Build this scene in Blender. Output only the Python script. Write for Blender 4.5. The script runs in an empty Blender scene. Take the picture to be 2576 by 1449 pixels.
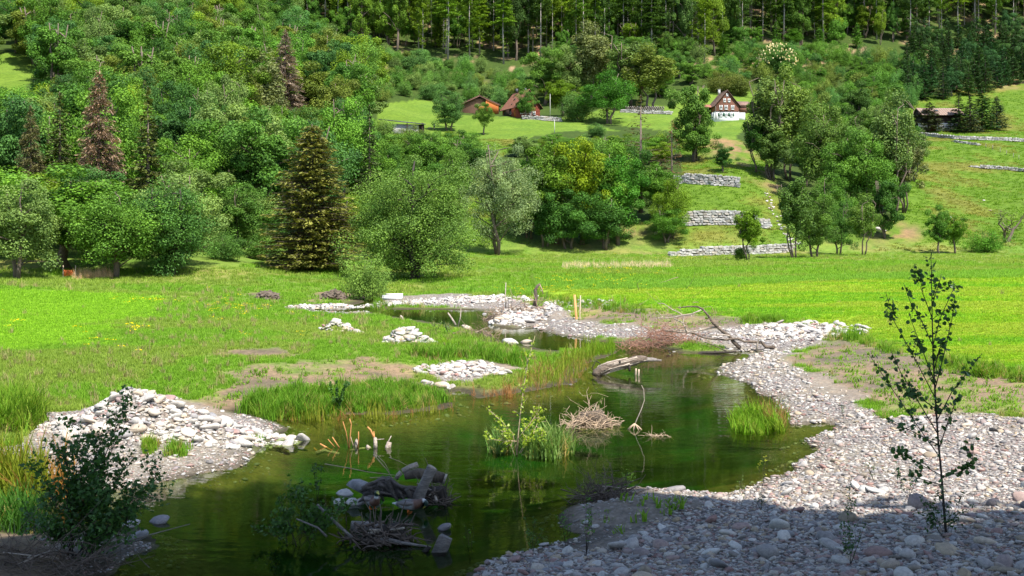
import bpy, bmesh, math, random
import numpy as np
from mathutils import Vector, Matrix

random.seed(7)
RNG = np.random.default_rng(11)
SC = bpy.context.scene
COL = SC.collection

# ------------------------------------------------------------------ camera, sky, sun, exposure
FPX, U0, V0, CH = 2893.0, 1288.0, 597.0, 4.8      # picture units: 2576 wide; horizon row; camera height
cam = bpy.data.cameras.new('camera'); camo = bpy.data.objects.new('camera', cam); COL.objects.link(camo)
cam.sensor_width = 36.0; cam.lens = 36.0 * FPX / 2576.0; cam.shift_y = -(724.5 - V0) / 2576.0
cam.clip_start = 0.1; cam.clip_end = 4000
camo.location = (0, 0, CH); camo.rotation_euler = (math.radians(90), 0, 0)
SC.camera = camo

SUN_EL, SUN_AZ = math.radians(58), math.radians(36)     # azimuth: how far right of straight behind the camera
to_sun = Vector((math.sin(SUN_AZ) * math.cos(SUN_EL), -math.cos(SUN_AZ) * math.cos(SUN_EL), math.sin(SUN_EL)))
world = bpy.data.worlds.new('World'); SC.world = world; world.use_nodes = True
wn = world.node_tree.nodes; wl = world.node_tree.links
sky = wn.new('ShaderNodeTexSky'); sky.sky_type = 'NISHITA'; sky.sun_disc = False
sky.sun_elevation = SUN_EL; sky.sun_rotation = math.atan2(to_sun.x, to_sun.y); sky.altitude = 500
wl.new(sky.outputs[0], wn['Background'].inputs[0]); wn['Background'].inputs[1].default_value = 0.125
sun = bpy.data.lights.new('sun', 'SUN'); suno = bpy.data.objects.new('sun', sun); COL.objects.link(suno)
sun.energy = 4.6; sun.angle = math.radians(0.53); sun.color = (1.0, 0.955, 0.88)
suno.rotation_euler = to_sun.to_track_quat('Z', 'Y').to_euler()
SC.view_settings.view_transform = 'Standard'; SC.view_settings.look = 'None'
SC.view_settings.exposure = 1.17; SC.view_settings.gamma = 1.0
SC.cycles.max_bounces = 6; SC.cycles.transparent_max_bounces = 10; SC.cycles.diffuse_bounces = 3
SC.cycles.glossy_bounces = 2; SC.cycles.transmission_bounces = 4
SC.cycles.sample_clamp_indirect = 4.0; SC.cycles.use_denoising = True

# ------------------------------------------------------------------ small numeric helpers
def _h(ix, iy, s):
    n = (ix.astype(np.int64) * 374761393 + iy.astype(np.int64) * 668265263 + s * 974634777) & 0xffffffff
    n = ((n ^ (n >> 13)) * 1274126177) & 0xffffffff
    return ((n ^ (n >> 16)) & 0xffff) / 65535.0
def vnoise(x, y, s=0):
    x = np.asarray(x, float); y = np.asarray(y, float)
    ix = np.floor(x); iy = np.floor(y); fx = x - ix; fy = y - iy
    fx = fx * fx * (3 - 2 * fx); fy = fy * fy * (3 - 2 * fy)
    a = _h(ix, iy, s); b = _h(ix + 1, iy, s); c = _h(ix, iy + 1, s); d = _h(ix + 1, iy + 1, s)
    return (a * (1 - fx) + b * fx) * (1 - fy) + (c * (1 - fx) + d * fx) * fy
def fbm(x, y, o=4, s=0):
    t = 0; a = 0.5; n = 0
    for k in range(o):
        t = t + a * vnoise(x * 2 ** k, y * 2 ** k, s + k * 17); n += a; a *= 0.5
    return t / n - 0.5
def sstep(a, b, x):
    t = np.clip((x - a) / (b - a), 0, 1); return t * t * (3 - 2 * t)
def poly_sdf(X, Y, P):
    """signed distance to polygon P (n,2): negative inside"""
    X = np.asarray(X, float).ravel(); Y = np.asarray(Y, float).ravel(); P = np.asarray(P, float)
    out = np.empty(len(X)); A = P; B = np.roll(P, -1, 0)
    for i in range(0, len(X), 20000):
        x = X[i:i + 20000, None]; y = Y[i:i + 20000, None]
        ex = B[:, 0] - A[:, 0]; ey = B[:, 1] - A[:, 1]
        wx = x - A[:, 0]; wy = y - A[:, 1]
        t = np.clip((wx * ex + wy * ey) / (ex * ex + ey * ey + 1e-12), 0, 1)
        d2 = (wx - ex * t) ** 2 + (wy - ey * t) ** 2
        c1 = (A[:, 1] <= y) & (B[:, 1] > y); c2 = (A[:, 1] > y) & (B[:, 1] <= y)
        cr = ex * wy - ey * wx
        wnum = (c1 & (cr > 0)).sum(1) - (c2 & (cr < 0)).sum(1)
        out[i:i + 20000] = np.sqrt(d2.min(1)) * np.where(wnum != 0, -1, 1)
    return out

# ------------------------------------------------------------------ the lie of the land
def P0(u, v, z=0.0):
    Y = (CH - z) * FPX / (v - V0); return ((u - U0) / FPX * Y, Y)
def PT(u, v, Y):
    return Vector(((u - U0) / FPX * Y, Y, CH + (V0 - v) / FPX * Y))
POND_UV = [(285, 1520), (290, 1449), (312, 1405), (372, 1376), (335, 1345), (250, 1322), (110, 1330), (-60, 1322), (-60, 1285),
           (80, 1288), (200, 1268), (330, 1234), (430, 1211), (600, 1170), (640, 1122), (728, 1078), (690, 1058), (640, 1046),
           (612, 1038), (690, 1058), (850, 1046), (1000, 1045), (1140, 1024), (1120, 1003), (1150, 985), (1210, 1002), (1330, 985),
           (1440, 966), (1462, 938), (1486, 910), (1545, 886), (1530, 872), (1440, 884), (1370, 880), (1300, 868), (1250, 856),
           (1235, 835), (1180, 828), (1100, 812), (1020, 801), (960, 791), (920, 783), (860, 786), (800, 782), (760, 778), (800, 773),
           (870, 772), (905, 762), (930, 748), (950, 745), (940, 765), (958, 779), (1100, 779), (1235, 780), (1250, 790), (1232, 805),
           (1262, 829), (1310, 830), (1332, 823), (1400, 841), (1500, 858), (1620, 866), (1720, 890), (1800, 888), (1900, 882),
           (1945, 886), (1880, 897), (1832, 911), (1806, 935), (1850, 952), (1890, 975), (1902, 992), (1948, 1010), (1962, 1050),
           (2000, 1070), (2085, 1063), (2095, 1072), (2050, 1095), (2028, 1112), (2060, 1130), (2000, 1160), (1990, 1180), (1905, 1210),
           (1880, 1226), (1820, 1243), (1700, 1238), (1600, 1224), (1535, 1238), (1480, 1262), (1432, 1300), (1440, 1330), (1485, 1346),
           (1430, 1362), (1350, 1386), (1250, 1410), (1175, 1449), (1080, 1520)]
POND = np.array([P0(u, v) for u, v in POND_UV])
HILL_U = [-500, 0, 400, 800, 1250, 1800, 2150, 2576, 3100]
_c0 = [(98, 702), (130, 600), (170, 480), (220, 350), (280, 245), (330, 150), (380, 80), (450, 0), (560, -120), (900, -400)]
_c9 = [(192, 628), (215, 560), (245, 480), (285, 400), (320, 345), (345, 322), (400, 230), (450, 180), (520, 60), (620, -80), (900, -380)]
HILL_C = [_c0, _c0,
          [(100, 697), (130, 610), (170, 500), (220, 390), (280, 280), (330, 200), (400, 100), (480, 0), (600, -140), (900, -400)],
          [(135, 678), (150, 610), (185, 500), (230, 400), (280, 330), (330, 285), (390, 200), (450, 110), (540, 0), (660, -150), (900, -400)],
          [(180, 641), (195, 560), (215, 470), (245, 400), (290, 345), (338, 296), (360, 285), (400, 215), (460, 120), (540, 0), (660, -150), (900, -400)],
          [(183, 640), (193, 572), (215, 470), (225, 430), (255, 380), (332, 306), (360, 272), (420, 160), (520, 0), (640, -180), (900, -400)],
          [(187, 638), (205, 560), (230, 480), (260, 420), (300, 370), (340, 322), (380, 262), (430, 170), (520, 20), (640, -150), (900, -400)],
          _c9, _c9]
def meadow_z(Y):
    Y = np.asarray(Y, float)
    return np.where(Y < 100, 0.62 + (np.maximum(Y, 20) - 20) * 0.009, 1.34 + (np.minimum(Y, 200) - 100) * 0.009)
_YG = np.arange(60, 1001, 2.0)
_RISE = []
for c in HILL_C:
    ys = np.array([a for a, b in c], float); zs = np.array([CH + (V0 - b) / FPX * a for a, b in c])
    r = np.interp(_YG, ys, zs, right=None)
    r = np.where(_YG > ys[-1], zs[-1] + (_YG - ys[-1]) * 0.35, r) - meadow_z(_YG)
    r = np.where(_YG < ys[0], 0, np.maximum(r, 0)); k = np.array([.25, .5, .25])
    for _ in range(2): r[1:-1] = np.convolve(r, k, 'valid')
    _RISE.append(r)
_RISE = np.array(_RISE)
def hill_rise(X, Y):
    Yc = np.clip(Y, 60, 999); u = np.clip(U0 + FPX * X / np.maximum(Y, 60), HILL_U[0], HILL_U[-1])
    j = np.clip(np.searchsorted(HILL_U, u) - 1, 0, len(HILL_U) - 2)
    hu = np.array(HILL_U, float); t = (u - hu[j]) / (hu[j + 1] - hu[j]); t = t * t * (3 - 2 * t)
    fy = (Yc - 60) / 2.0; iy = np.clip(np.floor(fy).astype(int), 0, len(_YG) - 2); f = fy - iy
    a = _RISE[j, iy] * (1 - f) + _RISE[j, iy + 1] * f; b = _RISE[j + 1, iy] * (1 - f) + _RISE[j + 1, iy + 1] * f
    return a * (1 - t) + b * t
# heaps that belong to the ground: x, y, rx, ry, height
HEAPS = []
def terr(X, Y, full=False):
    X = np.asarray(X, float).ravel(); Y = np.asarray(Y, float).ravel()
    d = np.full(len(X), 60.0); near = Y < 135
    if near.any(): d[near] = poly_sdf(X[near], Y[near], POND)
    m = meadow_z(Y)
    dn = d + fbm(X * 0.7, Y * 0.7, 3, 5) * 0.7 * (Y < 140)
    dp = np.maximum(dn, 0); zo = m * (1 - np.exp(-(dp / np.where(X > 2, 6.5, np.where(Y > 44, 17.0, 5.0))) ** np.where(X > 2, 1.15, 1.5))) + 0.015 + 0.05 * np.clip(dp, 0, 1)
    zo = zo + fbm(X / 1.7, Y / 1.7, 3, 9) * 0.16 * np.clip(dn / 3.5, 0, 1)
    zi = -0.95 * (1 - np.exp(np.minimum(dn, 0) / 2.4)) - 0.02
    z = np.where(dn > 0, zo, zi)
    z = z + 2.7 * sstep(10.5, 1.0, Y)
    for hx, hy, rx, ry, hh in HEAPS:
        z = z + hh * np.exp(-((X - hx) / rx) ** 2 - ((Y - hy) / ry) ** 2)
    r = hill_rise(X, Y)
    z = z + r + fbm(X / 14, Y / 14, 4, 21) * 2.2 * np.clip(r / 8, 0, 1)
    return (z, dn) if full else z
def GZ(x, y): return float(terr([x], [y])[0])
_YS = np.concatenate([np.arange(11, 60, 0.25), np.arange(60, 140, 0.6), np.arange(140, 640, 1.5)])
def G(u, v):
    """the point of the ground seen at (u,v)"""
    X = (u - U0) / FPX * _YS; zr = CH + (V0 - v) / FPX * _YS; h = terr(X, _YS)
    hit = np.nonzero(zr <= h)[0]
    i = hit[0] if len(hit) else len(_YS) - 1
    if i == 0: y = _YS[0]
    else:
        a = zr[i - 1] - h[i - 1]; b = zr[i] - h[i]; t = a / (a - b + 1e-9); y = _YS[i - 1] + t * (_YS[i] - _YS[i - 1])
    x = (u - U0) / FPX * y
    return Vector((x, y, GZ(x, y)))
def Gs(pts): return np.array([G(u, v)[:2] for u, v in pts])
def add_heap(u, vbase, vtop, rx, ry, k=1.0):
    x, y = P0(u, vbase, 0.55); y += ry * 0.9; x = (u - U0) / FPX * y
    zt = CH + (V0 - vtop) / FPX * y
    HEAPS.append((x, y, rx, ry, (zt - GZ(x, y)) * k)); return x, y
def heap_at(u, Y, vtop, rx, ry):
    x = (u - U0) / FPX * Y; HEAPS.append((x, Y, rx, ry, CH + (V0 - vtop) / FPX * Y - GZ(x, Y))); return x, Y
PILE_A = heap_at(330, 26.3, 988, 1.1, 1.0); PILE_A2 = heap_at(505, 26.6, 1040, 1.0, 0.8)
PILE_B = heap_at(1022, 48.3, 829, 0.8, 0.8); PILE_C = heap_at(845, 55, 808, 0.55, 0.5)
PILE_D = heap_at(1285, 64, 797, 1.1, 0.8)
x, y = P0(1585, 1262, 0.3); HEAPS.append((x, y, 1.1, 0.7, 0.22))        # soil hump at the water's near edge

# ------------------------------------------------------------------ materials
def nt(name):
    m = bpy.data.materials.new(name); m.use_nodes = True; n = m.node_tree.nodes; n.clear()
    return m, n, m.node_tree.links
def nmath(n, l, op, a, b=None):
    q = n.new('ShaderNodeMath'); q.operation = op
    for i, v in enumerate((a, b)):
        if v is None: continue
        if isinstance(v, (int, float)): q.inputs[i].default_value = v
        else: l.new(v, q.inputs[i])
    return q.outputs[0]
def nmix(n, l, fac, a, b, mode='MIX'):
    q = n.new('ShaderNodeMix'); q.data_type = 'RGBA'; q.blend_type = mode
    for s, v in ((0, fac), (6, a), (7, b)):
        if isinstance(v, (int, float)): q.inputs[s].default_value = v
        elif isinstance(v, tuple): q.inputs[s].default_value = (*v, 1)
        else: l.new(v, q.inputs[s])
    return q.outputs[2]
def nnoise(n, l, scale, detail=4, vec=None, rough=0.55):
    q = n.new('ShaderNodeTexNoise'); q.inputs['Scale'].default_value = scale; q.inputs['Detail'].default_value = detail
    q.inputs['Roughness'].default_value = rough
    if vec is not None: l.new(vec, q.inputs['Vector'])
    return q.outputs['Fac']
def nramp(n, l, fac, stops):
    q = n.new('ShaderNodeValToRGB'); l.new(fac, q.inputs[0]); e = q.color_ramp.elements
    while len(e) < len(stops): e.new(0.5)
    for k, (p, c) in enumerate(stops): e[k].position = p; e[k].color = (*c, 1) if len(c) == 3 else c
    return q.outputs[0]
def nbump(n, l, h, strength, dist):
    q = n.new('ShaderNodeBump'); q.inputs['Strength'].default_value = strength; q.inputs['Distance'].default_value = dist
    l.new(h, q.inputs['Height']); return q.outputs[0]
def nout(n, l, sh):
    o = n.new('ShaderNodeOutputMaterial'); l.new(sh, o.inputs[0])
def simple(name, col, rough=0.8, var=0.35, scale=6.0, bump=0.3, bdist=0.02, spec=0.3, stretch=None, col2=None):
    m, n, l = nt(name); tc = n.new('ShaderNodeTexCoord'); vec = tc.outputs['Object']
    if stretch:
        mp = n.new('ShaderNodeMapping'); mp.inputs['Scale'].default_value = stretch; l.new(vec, mp.inputs[0]); vec = mp.outputs[0]
    f = nnoise(n, l, scale, 6, vec); f2 = nnoise(n, l, scale * 5.3, 4, vec)
    c2 = col2 if col2 else tuple(min(1, c * (1 + var)) for c in col)
    c = nramp(n, l, f, [(0.3, tuple(x * (1 - var) for x in col)), (0.7, c2)])
    c = nmix(n, l, 0.35, c, nramp(n, l, f2, [(0.3, tuple(x * 0.6 for x in col)), (0.7, c2)]))
    b = n.new('ShaderNodeBsdfPrincipled'); l.new(c, b.inputs['Base Color']); b.inputs['Roughness'].default_value = rough
    b.inputs['Specular IOR Level'].default_value = spec
    l.new(nbump(n, l, nmath(n, l, 'ADD', f, f2), bump, bdist), b.inputs['Normal']); nout(n, l, b.outputs[0]); return m
def leaf_mat(name, trans=0.35, rough=0.5, spec=0.3, objcol=True, col=(0.06, 0.13, 0.02), hue=0.25):
    """foliage: the object's own colour, varied by the 'tint' attribute of each leaf"""
    m, n, l = nt(name)
    if objcol: oi = n.new('ShaderNodeObjectInfo'); base = oi.outputs['Color']
    else: rgb = n.new('ShaderNodeRGB'); rgb.outputs[0].default_value = (*col, 1); base = rgb.outputs[0]; oi = n.new('ShaderNodeObjectInfo')
    at = n.new('ShaderNodeAttribute'); at.attribute_name = 'tint'
    v = nmath(n, l, 'ADD', at.outputs['Fac'], nmath(n, l, 'MULTIPLY', nmath(n, l, 'SUBTRACT', oi.outputs['Random'], 0.5), 0.22))
    br = n.new('ShaderNodeMapRange'); l.new(v, br.inputs[0]); br.inputs[3].default_value = 0.55; br.inputs[4].default_value = 1.5
    cc = n.new('ShaderNodeCombineColor'); 
    for i in range(3): l.new(br.outputs[0], cc.inputs[i])
    c = nmix(n, l, 1.0, base, cc.outputs[0], 'MULTIPLY')
    warm = nmix(n, l, 1.0, c, (1.45, 1.08, 0.7), 'MULTIPLY')
    c = nmix(n, l, nmath(n, l, 'MULTIPLY', v, hue * 2), c, warm)
    b = n.new('ShaderNodeBsdfPrincipled'); l.new(c, b.inputs['Base Color']); b.inputs['Roughness'].default_value = rough
    b.inputs['Specular IOR Level'].default_value = spec
    t = n.new('ShaderNodeBsdfTranslucent'); l.new(nmix(n, l, 1.0, c, (1.25, 1.25, 0.6), 'MULTIPLY'), t.inputs[0])
    x = n.new('ShaderNodeMixShader'); x.inputs[0].default_value = trans
    l.new(b.outputs[0], x.inputs[1]); l.new(t.outputs[0], x.inputs[2]); nout(n, l, x.outputs[0]); return m

M = {}
M['leaf'] = leaf_mat('leaf', 0.25, 0.55, 0.1)
M['needle'] = leaf_mat('needle', 0.15, 0.6, 0.1, hue=0.16)
M['grass'] = leaf_mat('grass_blade', 0.45, 0.6, 0.08)
M['flower'] = leaf_mat('petal', 0.3, 0.7, 0.1)
M['bark'] = simple('bark', (0.13, 0.10, 0.075), 0.9, 0.5, 3, 0.8, 0.05, stretch=(6, 6, 1))
M['bark_pale'] = simple('bark_pale', (0.30, 0.27, 0.24), 0.9, 0.4, 2, 0.5, 0.04, stretch=(5, 5, 1))
M['bark_dark'] = simple('bark_dark', (0.05, 0.04, 0.032), 0.9, 0.5, 3, 0.8, 0.05, stretch=(6, 6, 1))
M['drift'] = simple('driftwood', (0.34, 0.27, 0.21), 0.85, 0.5, 5, 0.9, 0.03, col2=(0.5, 0.42, 0.34))
M['drift_grey'] = simple('driftwood_grey', (0.20, 0.175, 0.155), 0.85, 0.6, 6, 1.0, 0.03, stretch=(1, 1, 3))
M['log_bark'] = simple('log_bark', (0.15, 0.11, 0.08), 0.9, 0.7, 4, 1.0, 0.08, stretch=(.5, 2, 2), col2=(.27, .21, .16))
M['root_dark'] = simple('root_dark', (0.10, 0.082, 0.07), 0.85, 0.7, 6, 1.0, 0.04, stretch=(1, 2, 3), col2=(.2, .17, .15))
M['twig'] = simple('twig', (0.27, 0.19, 0.13), 0.9, 0.4, 8, 0.3)
M['orange_wood'] = simple('orange_wood', (0.42, 0.20, 0.065), 0.8, 0.3, 8, 0.3)
M['stake_wood'] = simple('stake_wood', (0.52, 0.26, 0.10), 0.8, 0.25, 10, 0.3, stretch=(3, 3, .4))
M['stake_grey'] = simple('stake_grey', (0.42, 0.33, 0.24), 0.8, 0.25, 10, 0.3, stretch=(3, 3, .4))
M['soil'] = simple('soil', (0.13, 0.10, 0.075), 0.95, 0.5, 5, 0.9, 0.08)
def stone_mat(name, cols, bump=0.25):
    m, n, l = nt(name); oi = n.new('ShaderNodeObjectInfo'); tc = n.new('ShaderNodeTexCoord')
    base = nramp(n, l, oi.outputs['Random'], cols)
    f = nnoise(n, l, 2.2, 6, tc.outputs['Object']); f2 = nnoise(n, l, 14, 4, tc.outputs['Object'])
    c = nmix(n, l, 1.0, base, nramp(n, l, f, [(0.3, (0.72, 0.72, 0.74)), (0.65, (1.08, 1.06, 1.02))]), 'MULTIPLY')
    c = nmix(n, l, 1.0, c, nramp(n, l, f2, [(0.35, (0.8, 0.8, 0.8)), (0.6, (1.05, 1.05, 1.05))]), 'MULTIPLY')
    b = n.new('ShaderNodeBsdfPrincipled'); l.new(c, b.inputs['Base Color']); b.inputs['Roughness'].default_value = 0.8
    b.inputs['Specular IOR Level'].default_value = 0.3
    l.new(nbump(n, l, nmath(n, l, 'ADD', f, f2), bump, 0.08), b.inputs['Normal']); nout(n, l, b.outputs[0]); return m
M['stone_white'] = stone_mat('stone_white', [(0, (0.44, 0.41, 0.37)), (0.25, (0.54, 0.52, 0.48)), (0.45, (0.36, 0.34, 0.32)), (0.62, (0.50, 0.47, 0.43)), (0.78, (0.46, 0.37, 0.27)), (0.9, (0.26, 0.26, 0.27)), (1, (0.33, 0.19, 0.16))])
M['stone_mixed'] = stone_mat('stone_mixed', [(0, (0.27, 0.25, 0.24)), (0.22, (0.42, 0.39, 0.36)), (0.40, (0.20, 0.19, 0.19)), (0.55, (0.34, 0.25, 0.22)), (0.66, (0.25, 0.14, 0.12)), (0.78, (0.44, 0.40, 0.35)), (0.9, (0.36, 0.28, 0.18)), (1, (0.15, 0.15, 0.16))])
M['stone_wall'] = stone_mat('stone_wall', [(0, (0.34, 0.33, 0.31)), (0.3, (0.43, 0.42, 0.40)), (0.6, (0.27, 0.27, 0.27)), (0.85, (0.40, 0.36, 0.31)), (1, (0.22, 0.22, 0.23))], 0.4)

# ground: colour of each place from the soil/grass/gravel map, broken up by noise
def ground_mat():
    m, n, l = nt('ground'); at = n.new('ShaderNodeAttribute'); at.attribute_name = 'Col'
    gv = n.new('ShaderNodeAttribute'); gv.attribute_name = 'gravel'
    geo = n.new('ShaderNodeNewGeometry'); pos = geo.outputs['Position']
    f1 = nnoise(n, l, 0.9, 6, pos, 0.65); f2 = nnoise(n, l, 7.0, 5, pos, 0.7); f3 = nnoise(n, l, 0.12, 4, pos)
    c = nmix(n, l, 1.0, at.outputs['Color'], nramp(n, l, f1, [(0.25, (0.66, 0.68, 0.7)), (0.7, (1.25, 1.2, 1.1))]), 'MULTIPLY')
    c = nmix(n, l, 1.0, c, nramp(n, l, f2, [(0.3, (0.6, 0.62, 0.62)), (0.68, (1.3, 1.27, 1.2))]), 'MULTIPLY')
    c = nmix(n, l, 1.0, c, nramp(n, l, f3, [(0.3, (0.85, 0.9, 0.9)), (0.7, (1.14, 1.08, 1.0))]), 'MULTIPLY')
    vo = n.new('ShaderNodeTexVoronoi'); vo.inputs['Scale'].default_value = 13; l.new(pos, vo.inputs['Vector'])
    peb = nramp(n, l, n_sep(n, l, vo.outputs['Color']), [(0, (0.14, 0.13, 0.125)), (0.3, (0.30, 0.275, 0.255)), (0.5, (0.20, 0.15, 0.135)), (0.75, (0.40, 0.375, 0.34)), (1, (0.27, 0.23, 0.20))])
    peb = nmix(n, l, 1.0, peb, nramp(n, l, vo.outputs['Distance'], [(0.2, (1.1, 1.1, 1.1)), (0.62, (0.45, 0.45, 0.45))]), 'MULTIPLY')
    c = nmix(n, l, gv.outputs['Fac'], c, peb)
    b = n.new('ShaderNodeBsdfPrincipled'); l.new(c, b.inputs['Base Color']); b.inputs['Roughness'].default_value = 0.95
    b.inputs['Specular IOR Level'].default_value = 0.1
    l.new(nbump(n, l, nmath(n, l, 'ADD', f1, nmath(n, l, 'MULTIPLY', f2, 0.5)), 0.6, 0.12), b.inputs['Normal'])
    nout(n, l, b.outputs[0]); return m
def n_sep(n, l, c):
    q = n.new('ShaderNodeSeparateColor'); l.new(c, q.inputs[0]); return q.outputs[0]
M['ground'] = ground_mat()
def water_mat():
    m, n, l = nt('water'); geo = n.new('ShaderNodeNewGeometry')
    mp = n.new('ShaderNodeMapping'); mp.inputs['Scale'].default_value = (0.55, 1.25, 1); l.new(geo.outputs['Position'], mp.inputs[0])
    h = nmath(n, l, 'ADD', nnoise(n, l, 2.6, 3, mp.outputs[0], 0.5), nmath(n, l, 'MULTIPLY', nnoise(n, l, 0.5, 2, mp.outputs[0]), 1.6))
    amp = nnoise(n, l, 0.16, 2, geo.outputs['Position'])
    bp = n.new('ShaderNodeBump'); bp.inputs['Distance'].default_value = 0.05; l.new(h, bp.inputs['Height'])
    ra = n.new('ShaderNodeMapRange'); l.new(amp, ra.inputs[0]); ra.inputs[1].default_value = 0.35; ra.inputs[2].default_value = 0.65
    ra.inputs[3].default_value = 0.015; ra.inputs[4].default_value = 0.13; l.new(ra.outputs[0], bp.inputs['Strength'])
    g = n.new('ShaderNodeBsdfGlossy'); g.inputs['Roughness'].default_value = 0.03; l.new(bp.outputs[0], g.inputs['Normal'])
    t = n.new('ShaderNodeBsdfTransparent'); t.inputs[0].default_value = (0.60, 0.72, 0.42, 1)
    fr = n.new('ShaderNodeFresnel'); fr.inputs[0].default_value = 1.33; l.new(bp.outputs[0], fr.inputs['Normal'])
    x = n.new('ShaderNodeMixShader'); l.new(fr.outputs[0], x.inputs[0]); l.new(t.outputs[0], x.inputs[1]); l.new(g.outputs[0], x.inputs[2])
    nout(n, l, x.outputs[0]); return m
M['water'] = water_mat()

# ------------------------------------------------------------------ object helpers
def link(o, parent=None):
    COL.objects.link(o)
    if parent is not None: o.parent = parent
    return o
def tag(o, label=None, cat=None, group=None, kind=None):
    if label: o['label'] = label
    if cat: o['category'] = cat
    if group: o['group'] = group
    if kind: o['kind'] = kind
    return o
def np_mesh(name, V, F, mat=None, smooth=False, tint=None):
    """V (n,3); F (m,3) or (m,4) or a list of such arrays"""
    Fs = F if isinstance(F, list) else [F]
    Fs = [np.asarray(f, dtype=np.int32) for f in Fs if len(f)]
    me = bpy.data.meshes.new(name); V = np.asarray(V, dtype=np.float32)
    me.vertices.add(len(V)); me.vertices.foreach_set('co', V.ravel())
    nl = sum(f.size for f in Fs); nf = sum(len(f) for f in Fs)
    me.loops.add(nl); me.polygons.add(nf)
    me.loops.foreach_set('vertex_index', np.concatenate([f.ravel() for f in Fs]))
    tot = np.concatenate([np.full(len(f), f.shape[1], np.int32) for f in Fs])
    st = np.concatenate([[0], np.cumsum(tot)[:-1]]).astype(np.int32)
    me.polygons.foreach_set('loop_start', st); me.polygons.foreach_set('loop_total', tot)
    if smooth: me.polygons.foreach_set('use_smooth', np.ones(nf, bool))
    me.update(calc_edges=True)
    if tint is not None:
        a = me.attributes.new('tint', 'FLOAT', 'POINT'); a.data.foreach_set('value', np.asarray(tint, np.float32))
    if mat: me.materials.append(mat)
    return me
def mobj(name, me, parent=None, mat=None, **k):
    o = bpy.data.objects.new(name, me); link(o, parent)
    if mat and not me.materials: me.materials.append(mat)
    return tag(o, **k)
def empty(name, loc=(0, 0, 0), rz=0, **k):
    o = bpy.data.objects.new(name, None); o.empty_display_size = 0.2; o.location = loc; o.rotation_euler = (0, 0, rz); link(o); return tag(o, **k)
class MB:
    """collects tubes, boxes and leaves into one mesh"""
    def __init__(s): s.V = []; s.Q = []; s.T = []; s.n = 0; s.tint = []
    def add(s, V, Q=None, T=None, tint=0.5):
        V = np.asarray(V, float); s.V.append(V)
        if Q is not None and len(Q): s.Q.append(np.asarray(Q) + s.n)
        if T is not None and len(T): s.T.append(np.asarray(T) + s.n)
        s.tint.append(np.full(len(V), tint) if np.isscalar(tint) else tint); s.n += len(V)
    def tube(s, pts, rad, sides=6, jit=0.0, rng=RNG, cap=True):
        pts = np.asarray([tuple(p) for p in pts], float); k = len(pts)
        rad = np.linspace(rad[0], rad[1], k) if isinstance(rad, tuple) else np.asarray(rad, float) * np.ones(k)
        tg = np.gradient(pts, axis=0); tg /= np.linalg.norm(tg, axis=1)[:, None] + 1e-9
        ref = np.array([0, 0, 1.0]) if abs(tg[0][2]) < 0.9 else np.array([1.0, 0, 0])
        a = np.cross(tg, ref); a /= np.linalg.norm(a, axis=1)[:, None] + 1e-9; b = np.cross(tg, a)
        th = np.linspace(0, 2 * math.pi, sides, endpoint=False)
        r = rad[:, None] * (1 + jit * rng.normal(size=(k, sides)))
        V = pts[:, None] + r[..., None] * (np.cos(th)[None, :, None] * a[:, None] + np.sin(th)[None, :, None] * b[:, None])
        V = V.reshape(-1, 3); i = np.arange(k - 1)[:, None] * sides; j = np.arange(sides)[None]; j2 = (j + 1) % sides
        Q = np.stack([i + j, i + j2, i + sides + j2, i + sides + j], -1).reshape(-1, 4); T = []
        if cap:
            V = np.vstack([V, pts[:1], pts[-1:]]); c0 = k * sides
            T = [(c0, int(q2), int(q1)) for q1, q2 in zip(j[0], j2[0])] + [(c0 + 1, int((k - 1) * sides + q1), int((k - 1) * sides + q2)) for q1, q2 in zip(j[0], j2[0])]
        s.add(V, Q, T)
    def box(s, c, d, R=None):
        c = np.asarray(c, float); d = np.asarray(d, float) / 2
        V = np.array([(x, y, z) for x in (-1, 1) for y in (-1, 1) for z in (-1, 1)], float) * d
        if R is not None: V = V @ np.array(R.to_3x3()).T
        s.add(V + c, [(0, 1, 3, 2), (4, 6, 7, 5), (0, 4, 5, 1), (2, 3, 7, 6), (0, 2, 6, 4), (1, 5, 7, 3)])
    def leaves(s, C, N, L, W, rng=RNG, tint=0.5, T=None, fold=0.0):
        """diamond leaves at C with normals N, length L, width W"""
        C = np.asarray(C); N = N / (np.linalg.norm(N, axis=1)[:, None] + 1e-9); k = len(C)
        if T is None: T = rng.normal(size=(k, 3))
        T = T - N * (T * N).sum(1)[:, None]; T /= np.linalg.norm(T, axis=1)[:, None] + 1e-9; B = np.cross(N, T)
        L = np.broadcast_to(L, (k,))[:, None]; W = np.broadcast_to(W, (k,))[:, None]
        V = np.stack([C - T * L * .5, C + B * W * .5 + T * L * .08 + N * fold * W, C + T * L * .5, C - B * W * .5 + T * L * .08 + N * fold * W], 1).reshape(-1, 3)
        Q = np.arange(k * 4).reshape(-1, 4); t = np.repeat(np.broadcast_to(tint, (k,)), 4); s.add(V, Q, tint=t)
    def mesh(s, name, mat=None, smooth=False):
        V = np.vstack(s.V); F = ([np.vstack(s.Q)] if s.Q else []) + ([np.vstack(s.T)] if s.T else [])
        return np_mesh(name, V, F, mat, smooth, np.concatenate(s.tint))
_gn_cache = {}
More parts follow.
